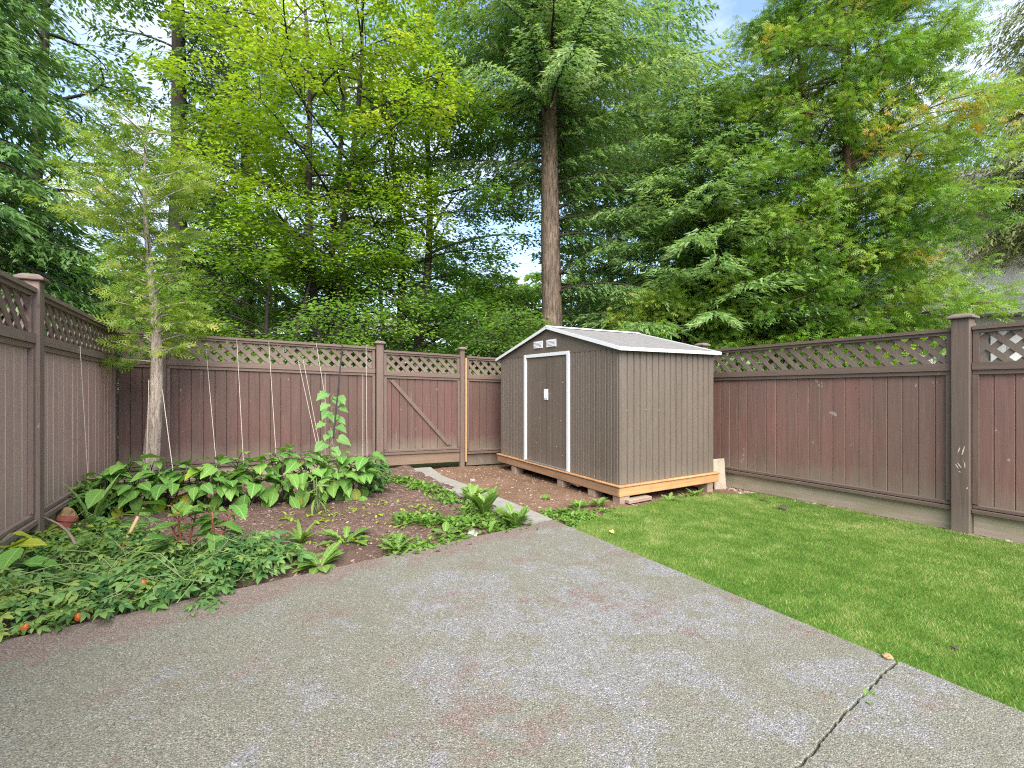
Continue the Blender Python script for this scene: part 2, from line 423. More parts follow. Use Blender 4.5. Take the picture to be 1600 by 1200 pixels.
def leaf_mat(name, stops, trans=0.35, rough=0.5, spec=0.35, patch=None, objrand=0.0, lift=1.0):
    m = NT(name)
    a = m.n('ShaderNodeAttribute', attribute_name='tint')
    fac = a.outputs['Fac']
    if objrand:
        fac = m.math('ADD', m.math('MULTIPLY', m.rand(), objrand), m.math('MULTIPLY', m.noise(7, 4, 0.6, m.coords()), 1 - objrand))
    c = m.ramp(fac, stops)
    if objrand:
        tcv = m.n('ShaderNodeTexCoord'); sv_ = m.n('ShaderNodeSeparateXYZ'); m.L(tcv.outputs['Object'], sv_.inputs[0])
        ax = m.math('ABSOLUTE', sv_.outputs[0], 0.0)
        mid = m.ramp(ax, [(0.008, 1.0), (0.022, 0.0)])
        fr_ = m.math('FRACT', m.math('MULTIPLY', m.math('SUBTRACT', sv_.outputs[1], m.math('MULTIPLY', ax, 0.75)), 8.0), 0.0)
        side = m.math('MULTIPLY', m.ramp(m.math('ABSOLUTE', m.math('SUBTRACT', fr_, 0.5), 0.0), [(0.03, 1.0), (0.14, 0.0)]), 0.45)
        c = m.mix(m.math('MULTIPLY', m.math('MAXIMUM', mid, side), 0.55), c, [min(0.6, q * 1.5 + 0.06) for q in stops[-1][1]])
        ed = m.ramp(m.noise(5.5, 4, 0.7, m.coords()), [(0.62, 0.0), (0.72, 1.0)])
        c = m.mix(m.math('MULTIPLY', ed, 0.35), c, (0.30, 0.27, 0.07))
    if patch:
        pn = m.ramp(m.noise(patch[0], 3, 0.6, m.pos()), [(0.40, 0.0), (0.62, 1.0)])
        c = m.mix(m.math('MULTIPLY', pn, patch[1]), c, patch[2])
    c = m.mix(1.0, c, (lift, lift, lift * 0.95), 'MULTIPLY')
    m.col(c).set(rough, spec)
    tr = m.n('ShaderNodeBsdfTranslucent'); mixs = m.n('ShaderNodeMixShader'); mixs.inputs[0].default_value = trans
    br = m.mix(1.0, c, (1.5, 1.45, 0.8), 'MULTIPLY')
    m.L(br, tr.inputs['Color'])
    m.L(m.b.outputs[0], mixs.inputs[1]); m.L(tr.outputs[0], mixs.inputs[2]); m.L(mixs.outputs[0], m.o.inputs['Surface'])
    return m.m
def gr(*cs):
    n = len(cs); return [(i / (n - 1), c) for i, c in enumerate(cs)]
M['lf_maple'] = leaf_mat('yellow_green_leaves', gr((0.07, 0.15, 0.014), (0.14, 0.25, 0.02), (0.22, 0.33, 0.03), (0.31, 0.36, 0.05)), 0.5, lift=1.05)
M['lf_green'] = leaf_mat('mid_green_leaves', gr((0.045, 0.11, 0.02), (0.085, 0.18, 0.028), (0.13, 0.24, 0.035), (0.19, 0.29, 0.05)), 0.5, lift=1.3)
M['lf_dark'] = leaf_mat('dark_green_leaves', gr((0.03, 0.08, 0.02), (0.055, 0.125, 0.028), (0.085, 0.17, 0.036), (0.13, 0.22, 0.05)), 0.5, lift=1.3)
M['lf_spruce'] = leaf_mat('blue_green_needles', gr((0.035, 0.09, 0.026), (0.075, 0.16, 0.045), (0.125, 0.22, 0.07), (0.185, 0.275, 0.10)), 0.4, lift=1.3)
M['lf_fir'] = leaf_mat('fir_needles', gr((0.035, 0.09, 0.027), (0.072, 0.16, 0.048), (0.12, 0.22, 0.078), (0.18, 0.275, 0.11), (0.22, 0.28, 0.12)), 0.4, lift=1.3)
M['lf_firdark'] = leaf_mat('dark_fir_needles', gr((0.03, 0.07, 0.02), (0.055, 0.115, 0.028), (0.09, 0.16, 0.04), (0.13, 0.21, 0.055)), 0.4, lift=1.3)
M['lf_cedar'] = leaf_mat('cedar_sprays', gr((0.035, 0.10, 0.014), (0.085, 0.185, 0.02), (0.12, 0.235, 0.026), (0.15, 0.255, 0.034), (0.185, 0.285, 0.04), (0.24, 0.30, 0.045), (0.42, 0.27, 0.04)), 0.35, lift=1.18)
M['lf_ycedar'] = leaf_mat('yellowing_cedar_sprays', gr((0.06, 0.135, 0.016), (0.12, 0.215, 0.025), (0.19, 0.285, 0.04), (0.28, 0.34, 0.06), (0.36, 0.25, 0.07)), 0.4, lift=1.05)
M['lf_hemlock'] = leaf_mat('pale_drooping_sprays', gr((0.055, 0.075, 0.028), (0.12, 0.15, 0.05), (0.20, 0.225, 0.09), (0.30, 0.31, 0.15)), 0.4, lift=1.3)
M['lf_far'] = leaf_mat('distant_leaves', gr((0.05, 0.11, 0.025), (0.10, 0.18, 0.04), (0.16, 0.25, 0.055), (0.22, 0.30, 0.08)), 0.4, lift=1.3)

def bark(name, a, b, sc=(14, 14, 2.2)):
    m = NT(name)
    v = m.coords(sc)
    n = m.noise(1, 7, 0.7, v, 0.8); n2 = m.noise(2.0, 3, 0.6, m.pos())
    c = m.mix(m.ramp(n, [(0.35, 0.0), (0.62, 1.0)]), a, b)
    c = m.mix(m.math('MULTIPLY', m.ramp(n2, [(0.45, 0.0), (0.65, 1.0)]), 0.35), c, [q * 0.7 + 0.02 for q in a])
    m.col(c).bump(n, 0.9, 0.03).set(0.92, 0.12)
    return m.m
M['bark_fir'] = bark('fir_bark', (0.055, 0.040, 0.030), (0.29, 0.215, 0.165), (22, 22, 2.6))
M['bark_dark'] = bark('dark_bark', (0.035, 0.03, 0.026), (0.085, 0.072, 0.06))
M['bark_pale'] = bark('pale_peeling_bark', (0.20, 0.15, 0.11), (0.56, 0.48, 0.40), (34, 34, 4))
M['bark_cedar'] = bark('red_brown_bark', (0.10, 0.06, 0.042), (0.21, 0.14, 0.10), (20, 20, 1.5))
M['bark_grey'] = bark('pale_grey_bark', (0.27, 0.25, 0.225), (0.42, 0.40, 0.37))

# garden plant materials
M['eggleaf'] = leaf_mat('broad_garden_leaf', gr((0.045, 0.13, 0.028), (0.085, 0.21, 0.04), (0.14, 0.28, 0.055), (0.20, 0.34, 0.075)), 0.25, 0.6, 0.25, objrand=0.55)
M['yleaf'] = leaf_mat('yellowing_garden_leaf', gr((0.16, 0.25, 0.03), (0.28, 0.34, 0.03), (0.38, 0.38, 0.05)), 0.3, 0.45, 0.4, objrand=0.5)
M['cucleaf'] = leaf_mat('vine_leaf', gr((0.06, 0.16, 0.04), (0.11, 0.24, 0.065), (0.17, 0.30, 0.095)), 0.3, 0.5, 0.35, objrand=0.5)
M['weed'] = leaf_mat('weed_leaf', gr((0.05, 0.125, 0.022), (0.09, 0.19, 0.03), (0.135, 0.25, 0.042), (0.20, 0.31, 0.065)), 0.3)
M['weedleaf'] = leaf_mat('single_weed_leaf', gr((0.055, 0.13, 0.025), (0.095, 0.19, 0.034), (0.145, 0.255, 0.05), (0.21, 0.31, 0.075)), 0.3, objrand=0.6)
M['tomleaf'] = leaf_mat('tomato_leaf', gr((0.035, 0.10, 0.032), (0.07, 0.17, 0.05), (0.115, 0.225, 0.065), (0.18, 0.29, 0.08), (0.26, 0.33, 0.08)), 0.3)
M['yweed'] = leaf_mat('yellow_green_vine_leaf', gr((0.12, 0.22, 0.03), (0.22, 0.31, 0.04), (0.33, 0.37, 0.06)), 0.3)
M['grass'] = leaf_mat('lawn_blades', gr((0.075, 0.155, 0.024), (0.135, 0.235, 0.042), (0.21, 0.305, 0.075), (0.44, 0.43, 0.20)), 0.3, 0.5, 0.35, patch=(1.3, 0.3, (0.17, 0.25, 0.045)))
m = NT('turf_backing'); m.col(m.mix(m.noise(40, 4, 0.7, m.pos()), (0.035, 0.10, 0.012), (0.08, 0.17, 0.025))).set(0.9, 0.1); M['turf'] = m.m
m = NT('green_stem'); m.col(m.mix(m.noise(20, 3, 0.6, m.coords()), (0.10, 0.16, 0.05), (0.2, 0.24, 0.1))).set(0.6, 0.3); M['stem'] = m.m
m = NT('purple_stem'); m.col((0.05, 0.04, 0.035)).set(0.6, 0.3); M['darkstem'] = m.m
m = NT('red_stalk'); m.col(m.mix(m.noise(20, 3, 0.6, m.coords()), (0.20, 0.035, 0.035), (0.28, 0.09, 0.05))).set(0.5, 0.4); M['redstem'] = m.m
m = NT('pale_twine'); m.col((0.46, 0.42, 0.36)).set(0.9, 0.1); M['twine'] = m.m
m = NT('black_cord'); m.col((0.03, 0.028, 0.028)).set(0.8, 0.2); M['cord'] = m.m
m = NT('terracotta_red'); m.col(m.mix(m.noise(9, 4, 0.6, m.coords()), (0.22, 0.055, 0.04), (0.30, 0.10, 0.07))).set(0.7, 0.3); M['pot'] = m.m
m = NT('stone'); n = m.noise(12, 6, 0.7, m.coords()); m.col(m.mix(n, (0.20, 0.18, 0.165), (0.36, 0.335, 0.31))).bump(n, 0.5, 0.01).set(0.9, 0.2); M['stone'] = m.m
m = NT('ochre_stone'); n = m.noise(12, 6, 0.7, m.coords()); m.col(m.mix(n, (0.20, 0.13, 0.06), (0.40, 0.28, 0.14))).bump(n, 0.5, 0.01).set(0.9, 0.2); M['ochre'] = m.m
m = NT('ripe_tomato'); m.col(m.mix(m.noise(6, 2, 0.5, m.coords()), (0.50, 0.085, 0.02), (0.58, 0.17, 0.04))).set(0.3, 0.5); M['tomato'] = m.m
m = NT('dry_stick'); n = m.noise(14, 5, 0.7, m.coords()); m.col(m.mix(n, (0.12, 0.09, 0.065), (0.30, 0.24, 0.18))).bump(n, 0.5, 0.004).set(0.9, 0.1); M['stick'] = m.m
m = NT('bamboo_stake'); m.col(m.mix(m.noise(14, 4, 0.6, m.coords()), (0.34, 0.20, 0.11), (0.46, 0.31, 0.18))).set(0.7, 0.3); M['stake'] = m.m
m = NT('dead_leaf'); m.col(m.mix(m.noise(14, 4, 0.6, m.coords()), (0.045, 0.035, 0.028), (0.10, 0.08, 0.06))).set(0.8, 0.2); M['dead'] = m.m
m = NT('yellow_leaf'); m.col((0.55, 0.46, 0.14)).set(0.7, 0.3); M['yfall'] = m.m
m = NT('pale_house_wall'); n = m.noise(3, 4, 0.6, m.pos()); m.col(m.mix(n, (0.62, 0.61, 0.60), (0.72, 0.71, 0.70))).set(0.8, 0.2); M['hwall'] = m.m
m = NT('grey_fascia'); m.col(m.mix(m.noise(3, 4, 0.6, m.pos()), (0.25, 0.25, 0.25), (0.31, 0.31, 0.315))).set(0.7, 0.3); M['fascia'] = m.m
m = NT('house_roof'); m.col(m.mix(m.noise(20, 4, 0.6, m.pos()), (0.16, 0.15, 0.145), (0.24, 0.225, 0.22))).set(0.9, 0.1); M['hroof'] = m.m
m = NT('window_glass'); m.col((0.03, 0.035, 0.04)).set(0.08, 0.6); M['glass'] = m.m
m = NT('curtain'); m.col(m.mix(m.noise(1, 3, 0.5, m.coords((30, 30, 0.5))), (0.30, 0.31, 0.31), (0.6, 0.61, 0.6))).set(0.9, 0.1); M['curtain'] = m.m

# ------------------------------------------------------------------ ground
def grid_sheet(name, xs, ys, zf, mat, mask=None):
    X, Y = np.meshgrid(xs, ys); Z = zf(X, Y)
    V = np.stack([X, Y, Z], -1).reshape(-1, 3); nx = len(xs); ny = len(ys)
    i = np.arange(nx - 1)[None, :] + nx * np.arange(ny - 1)[:, None]; i = i.ravel()
    F = np.stack([i, i + 1, i + 1 + nx, i + nx], -1)
    if mask is not None:
        c = V[F].mean(1); F = F[mask(c[:, 0], c[:, 1])]
    m = quad_mesh(name, V, F, mat, smooth=True)
    return new_obj(name, m)
xs = np.concatenate([[-900, -300, -100, -50, -25], np.linspace(-12, 18, 61), [30, 60, 120, 300, 900]])
ys = np.concatenate([[-900, -300, -100, -40, -15], np.linspace(-6, 24, 61), [40, 70, 120, 300, 900]])
o = grid_sheet('ground', xs, ys, lambda x, y: gz(x, y) - 0.16 + 0.0 * x, M['forest']); tag(o, kind='structure')

def slab_edge(x):
    return 3.335 + 0.178 * (x + 1.06)
PX0, PX1 = 2.435, 2.845
def soil_z(x, y):
    e = np.clip((y - slab_edge(x)) / 0.25, 0, 1)
    return gz(x, y) - 0.045 + 0.05 * e + 0.14 * fbm(x * 1.3, y * 1.3, 3) * e + 0.075 * fbm(x * 9, y * 9, 3) + 0.045 * fbm(x * 33, y * 33, 2)
o = grid_sheet('garden_soil', np.arange(-1.50, 2.56, 0.03), np.arange(3.1, 8.12, 0.03), soil_z, M['soil'], lambda x, y: (y > slab_edge(x) - 0.08)); tag(o, kind='structure')
def dirt_z(x, y):
    return gz(x, y) - 0.055 + 0.05 * fbm(x * 1.7, y * 1.7, 3) + 0.035 * fbm(x * 9, y * 9, 3) + 0.012 * fbm(x * 40, y * 40, 2)
o = grid_sheet('bare_dirt', np.arange(2.75, 6.56, 0.035), np.arange(3.4, 8.12, 0.035), dirt_z, M['dirt']); tag(o, kind='structure')
o = grid_sheet('fence_side_dirt', np.arange(5.9, 6.56, 0.035), np.arange(-1.5, 3.4, 0.035), dirt_z, M['dirt']); tag(o, kind='structure')

def slab(name, x0, x1, ylo, yhi, mat, th=0.13, n=90, jit=0.008, nx=None, dz=0.0, bev=0.007):
    """slab with rounded, slightly ragged edges; ylo / yhi are functions of x"""
    xs = np.linspace(x0, x1, n)
    rows = []
    lo = np.array([ylo(x) for x in xs]) + jit * 2 * fbm(xs * 7, xs * 0 + 3.3, 3)
    hi = np.array([yhi(x) for x in xs]) + jit * 2 * fbm(xs * 7, xs * 0 + 9.1, 3)
    ts = [0, 0, 0.5, 1, 1]
    b = bev
    def row(ya, z_off):
        return np.stack([xs, ya, gz(xs, ya) + z_off + dz], -1)
    R_ = [row(lo - 0.0, -th), row(lo, -b), row(lo + b, 0.0), row(hi - b, 0.0), row(hi, -b), row(hi, -th)]
    V = np.vstack(R_)
    # pull ends in for a rounded side
    F = []
    for r in range(5):
        i = np.arange(n - 1) + r * n
        F.append(np.stack([i, i + 1, i + 1 + n, i + n], -1))
    V2 = V.copy()
    F = np.vstack(F)
    # end walls
    extra = []
    for k in (0, n - 1):
        extra.append([k, k + n, k + 2 * n, k + 2 * n]); extra.append([k, k + 2 * n, k + 3 * n, k + 5 * n]); extra.append([k + 3 * n, k + 4 * n, k + 5 * n, k + 5 * n])
    mb = MB(); mb.add(V2, [tuple(q) for q in F.tolist()] + [(0, n, 2 * n, 3 * n, 4 * n, 5 * n), tuple((n - 1) + q * n for q in (5, 4, 3, 2, 1, 0))])
    return mb.build(name, mat)
tip = lambda x: min(slab_edge(x), 4.05) + 0.022 * float(fbm(np.array([x * 6.0]), np.array([9.1]), 4)[0])
def joint(x): return 1.062 - 0.122 * (2.81 - x) + 0.030 * float(fbm(np.array([x * 5.0]), np.array([2.2]), 4)[0]) + 0.016 * float(fbm(np.array([x * 34.0]), np.array([6.1]), 3)[0])
o = slab('patio_slab', -1.42, 2.815, lambda x: joint(x) + 0.0035, tip, M['concrete'], n=420, jit=0.0, bev=0.003); tag(o, kind='structure')
o = slab('patio_slab_near', -1.42, 2.83, lambda x: -2.6, lambda x: joint(x) - 0.0045 - 0.012 * max(0.0, float(fbm(np.array([x * 11.0]), np.array([1.7]), 3)[0])), M['concrete'], n=420, jit=0.0, dz=-0.002, bev=0.003); tag(o, kind='structure')
xs = np.linspace(-1.4, 2.8, 220); jy = np.array([joint(x) for x in xs])
V = np.vstack([np.stack([xs, jy - 0.03, gz(xs, jy) - 0.016], -1), np.stack([xs, jy + 0.03, gz(xs, jy) - 0.013 + 0.008 * fbm(xs * 20, xs * 0, 2)], -1)])
i = np.arange(219); o = new_obj('joint_dirt', quad_mesh('joint_dirt', V, np.stack([i, i + 1, i + 221, i + 220], -1), M['forest'])); tag(o, kind='structure')
# side strip left of the slabs
o = grid_sheet('side_soil', np.arange(-1.56, -1.36, 0.04), np.arange(-2.6, 3.3, 0.06), lambda x, y: gz(x, y) - 0.03 + 0.03 * fbm(x * 9, y * 9, 3), M['soil']); tag(o, kind='structure')
# narrow path to the gate: three poured lengths
for i, (a, b_) in enumerate([(4.056, 5.4), (5.408, 6.75), (6.758, 7.92)]):
    mb = MB(); n = 14
    yy = np.linspace(a, b_, n)
    sw = -0.035 * np.clip(yy - 5.6, 0, 3) ** 1.5
    l = PX0 + 1.5 * sw + 0.02 * fbm(yy * 5, yy * 0, 2); r = PX1 + sw + 0.02 * fbm(yy * 5, yy * 0 + 7, 2) + np.where(yy > 7, (yy - 7) * 0.22, 0)
    Rr = [np.stack([l, yy, gz(l, yy) - 0.12], -1), np.stack([l, yy, gz(l, yy) - 0.012], -1), np.stack([l + 0.012, yy, gz(l, yy)], -1),
          np.stack([r - 0.012, yy, gz(r, yy)], -1), np.stack([r, yy, gz(r, yy) - 0.012], -1), np.stack([r, yy, gz(r, yy) - 0.12], -1)]
    F = [(i2 + k * n, i2 + k * n + n, i2 + k * n + n + 1, i2 + k * n + 1) for k in range(5) for i2 in range(n - 1)]
    F += [tuple(k * n for k in range(6)), tuple(k * n + n - 1 for k in (5, 4, 3, 2, 1, 0))]
    o = mb.add(np.vstack(Rr), F).build('path', M['path']); tag(o, kind='structure')

# ------------------------------------------------------------------ scatter helpers
def nrm(a):
    return a / (np.linalg.norm(a, axis=-1, keepdims=True) + 1e-9)
def frames(d, n):
    y = nrm(d); x = nrm(np.cross(y, n)); z = np.cross(x, y)
    return np.stack([x, y, z], -1)
class Fol:
    """collects many copies of small leaf shapes into one mesh"""
    def __init__(s): s.V = []; s.F = []; s.T = []; s.n = 0
    def add(s, tmpl, pos, d, n, size, tint, aspect=1.0):
        tv, tf = tmpl
        N = len(pos)
        if N == 0: return
        size = np.broadcast_to(np.asarray(size, float), (N,))
        aspect = np.broadcast_to(np.asarray(aspect, float), (N,))
        fr = frames(d, n)
        loc = tv[None] * size[:, None, None]
        loc = loc * np.stack([aspect, np.ones(N), np.ones(N)], -1)[:, None, :]
        v = np.einsum('nij,nkj->nki', fr, loc) + pos[:, None, :]
        k = len(tv)
        f = (tf[None] + (np.arange(N) * k)[:, None, None]).reshape(-1, tf.shape[1]) + s.n
        s.V.append(v.reshape(-1, 3).astype(np.float32)); s.F.append(f); s.T.append(np.repeat(np.broadcast_to(tint, (N,)), len(tf)))
        s.n += N * k
    def build(s, name, mat, parent=None, org=(0, 0, 0), kind=None):
        V = np.vstack(s.V) - np.asarray(org, np.float32)
        m = quad_mesh(name, V, np.vstack(s.F), mat, np.concatenate(s.T))
        return new_obj(name, m, parent, kind=kind)
    def tris(s): return sum(len(f) for f in s.F) * 2

def T_leaf(wd=0.3, fold=0.06):
    return np.array([[0, 0, 0], [wd, 0.45, fold], [0, 1, -0.05], [-wd, 0.45, fold]], float), np.array([[0, 1, 2, 3]])
def T_ovate(rows, droop=0.25, fold=0.12, wave=0.0):
    v = []; f = []
    for i, (y, wv) in enumerate(rows):
        z = -droop * y * y
        v += [[-wv, y, z + fold * wv + wave * (-1) ** i * wv], [0, y, z], [wv, y, z + fold * wv - wave * (-1) ** i * wv]]
    for i in range(len(rows) - 1):
        a = i * 3
        f += [[a, a + 1, a + 4, a + 3], [a + 1, a + 2, a + 5, a + 4]]
    return np.array(v, float), np.array(f)
def T_fan(k=5, spread=1.0, wd=0.085):
    v = []; f = []
    for i in range(k):
        a = (i / (k - 1) - 0.5) * spread * 2
        ln = 1.0 - 0.38 * abs(a) / spread
        st = 0.12 + 0.25 * (1 - abs(a) / spread)
        base = np.array([math.sin(a) * 0.05, st * 0.4, 0.0]); d = np.array([math.sin(a), math.cos(a), -0.12 * abs(a)]); pr = np.array([d[1], -d[0], 0])
        b = len(v)
        v += [base, base + d * ln * 0.55 + pr * wd, base + d * ln, base + d * ln * 0.55 - pr * wd]
        f.append([b, b + 1, b + 2, b + 3])
    return np.array(v, float), np.array(f)
TL = T_leaf(); TN = (np.array([[-0.125, 0.12, 0], [0.125, 0.2, 0.02], [0.0, 1, -0.04]], float), np.array([[0, 1, 2]])); TFAN = T_fan(7, 0.75, 0.05); TFAN3 = T_fan(3, 0.6, 0.11)
TBLADE = (np.array([[-0.5, 0, 0], [0.5, 0, 0], [0.12, 1, 0]], float), np.array([[0, 1, 2]]))
def T_frond(k=6, wd=0.028):
    v = []; f = []
    def lf(b, d, ln, w_):
        p = np.array([d[1], -d[0], 0]); i = len(v); z = np.array([0, 0, -0.10])
        v.extend([b, b + d * ln * 0.5 + p * w_ + z * b[1] * 0.5, b + d * ln + z * (b[1] + 0.3), b + d * ln * 0.5 - p * w_ + z * b[1] * 0.5]); f.append([i, i + 1, i + 2, i + 3])
    lf(np.zeros(3), np.array([0, 1.0, 0]), 1.0, wd * 0.8)
    for i in range(k):
        y = 0.10 + 0.72 * i / (k - 1); ln = 0.42 * (1 - 0.62 * abs(y - 0.25) / 0.75)
        for sx in (-1, 1):
            a = R(44) * sx; lf(np.array([0, y + 0.03 * (sx > 0), 0.0]), np.array([math.sin(a), math.cos(a), 0]), ln, wd)
    return np.array(v, float), np.array(f)
TFR = T_frond(6); TFR4 = T_frond(4, 0.042)
_q = TFR4[0].reshape(-1, 4, 3)      # the same spray with three-cornered leaflets
TFRT = (np.stack([_q[:, 0] * 0.72 + _q[:, 2] * 0.28 + (_q[:, 1] - _q[:, 3]) * 0.60, _q[:, 2], _q[:, 0] * 0.86 + _q[:, 2] * 0.14 - (_q[:, 1] - _q[:, 3]) * 0.60], 1).reshape(-1, 3), np.arange(27).reshape(9, 3))
def rnd(n, s=1.0): return (rng.random(n) - 0.5) * 2 * s
def rvec(n, s=1.0): return rng.normal(0, s, (n, 3))

# ------------------------------------------------------------------ trees
def curve_tube(mb, pts, r0, r1, sides=5):
    mb.tube(pts, np.linspace(r0, r1, len(pts)), sides, cap=False)

def trunk_pts(base, H, lean=(0, 0), wob=0.06, k=12):
    t = np.linspace(0, 1, k)
    p = np.stack([base[0] + lean[0] * t + wob * np.sin(t * 7 + base[0]), base[1] + lean[1] * t + wob * np.cos(t * 6 + base[1]), base[2] + H * t], -1)
    return p

def conifer(name, label, base, H, h0, Rmax, r_tr, leafmat, barkmat, nb=110, tw=0.13, sprig=0.11, seed=1, droop=0.5, up=0.2, hang=0.35,
            style='needle', tintc=0.5, shape=0.8, group=None, cat='tree', lean=(0, 0), tap=0.8, gap=0.0, az_range=None, sides=9, dens=1.0, prof=None, tmax=None, limb=0.17, limbmat=None):
    global rng
    keep = rng; rng = np.random.default_rng(seed)
    base = np.array(base, float)
    root = thing(name, label, cat, base, group=group)
    tp = trunk_pts(base, H, lean)
    t = np.linspace(0, 1, len(tp))
    rad = r_tr * (1 - t) ** tap + (0.015 if tap < 1 else 0.006); rad[0] *= 1.25
    mt = MB(); mt.tube(tp, rad, sides, wob=0.12)
    recenter(mt, base).build('trunk', barkmat, root, smooth=True)
    fol = Fol(); mbz = MB()
    hs = h0 + (H * 0.985 - h0) * (np.arange(nb) + rng.random(nb)) / nb
    for i, h in enumerate(hs):
        u = (h - h0) / (H - h0)
        Lb = (Rmax * prof(h) if prof else Rmax * ((1 - u) ** shape) * min(1.0, 0.65 + 2.2 * u)) * (0.72 + 0.42 * rng.random()) + 0.12
        az = i * 2.39996 + rng.random() * 0.7
        if az_range is not None and not az_range(az % (2 * np.pi), h): continue
        if rng.random() < gap: continue
        tt = h / H
        o = np.array([np.interp(tt, t, tp[:, q]) for q in range(3)])
        K = 7
        s = np.linspace(0, 1, K)
        dx = np.array([math.cos(az), math.sin(az), 0]); sd = np.array([-math.sin(az), math.cos(az), 0])
        bend = rng.normal(0, 0.12)
        dr = droop * (0.5 + 1.0 * rng.random()); up_ = up + rng.normal(0, 0.10)
        pts = o + np.outer(s * Lb, dx) + np.outer(bend * s * s * Lb, sd) + np.outer(Lb * (up_ * s - dr * s ** 2 + 0.22 * dr * s ** 4), UP)
        curve_tube(mbz, pts, max(0.010, r_tr * limb * (1 - u) + 0.006), 0.005, 5)
        btint = tintc + rng.normal(0, 0.10)
        # twigs, both sides
        nt_ = max(4, int(Lb / tw))
        st = np.sort(0.10 + 0.90 * (np.arange(nt_) + rng.random(nt_)) / nt_)
        st = np.repeat(st, 2); side = np.tile([1, -1], nt_)
        po = np.stack([np.interp(st, s, pts[:, q]) for q in range(3)], -1)
        tang = nrm(np.gradient(pts, axis=0)); ta = np.stack([np.interp(st, s, tang[:, q]) for q in range(3)], -1)
        ln = (0.16 + 0.34 * Lb * (1 - st * 0.80) * (0.6 + 0.4 * np.minimum(1, st * 4))) * (0.7 + 0.6 * rng.random(len(st)))
        ln = np.minimum(ln, tmax or 0.75)
        ang = R(52) + rnd(len(st), 0.25)
        d = ta * np.cos(ang)[:, None] + sd[None] * (side * np.sin(ang))[:, None]
        d[:, 2] -= hang * (0.4 + 0.8 * rng.random(len(st)))
        d = nrm(d)
        m_ = np.maximum(2, (ln / (sprig * 0.42) * dens)).astype(int)
        idx = np.repeat(np.arange(len(st)), m_)
        q = (rng.random(len(idx))) * 1.0
        pp = po[idx] + d[idx] * (q * ln[idx])[:, None]
        pp[:, 2] -= hang * 0.5 * (q ** 2) * ln[idx]
        pp += rvec(len(idx), 0.018)
        N = len(idx)
        tint = btint + 0.28 * (q - 0.5) + rng.normal(0, 0.10, N) + 0.12 * (st[idx] - 0.5)
        if style == 'needle':
            dd = d[idx] + sd[None] * rnd(N, 0.75)[:, None] + dx[None] * 0.2
            dd[:, 2] += rnd(N, 0.4) - hang * 0.3
            fol.add(TN, pp, dd, UP + rvec(N, 0.55), sprig * (0.7 + 0.7 * rng.random(N)), np.clip(tint, 0, 1))
        else:
            dd = d[idx] + rvec(N, 0.42); dd[:, 2] -= 0.15
            nn = rvec(N, 1.0) + UP * 0.5
            fol.add(TFR if sprig > 0.15 else TFR4, pp, dd, nn, sprig * (0.7 + 0.7 * rng.random(N)), np.clip(tint, 0, 1))
    if mbz.v: recenter(mbz, base).build('branches', limbmat or barkmat, root, smooth=True)
    fol.build('crown', leafmat, root, base)
    rng = keep
    TRI[name + ' ' + label[:20]] = fol.tris()
    return root
TRI = {}

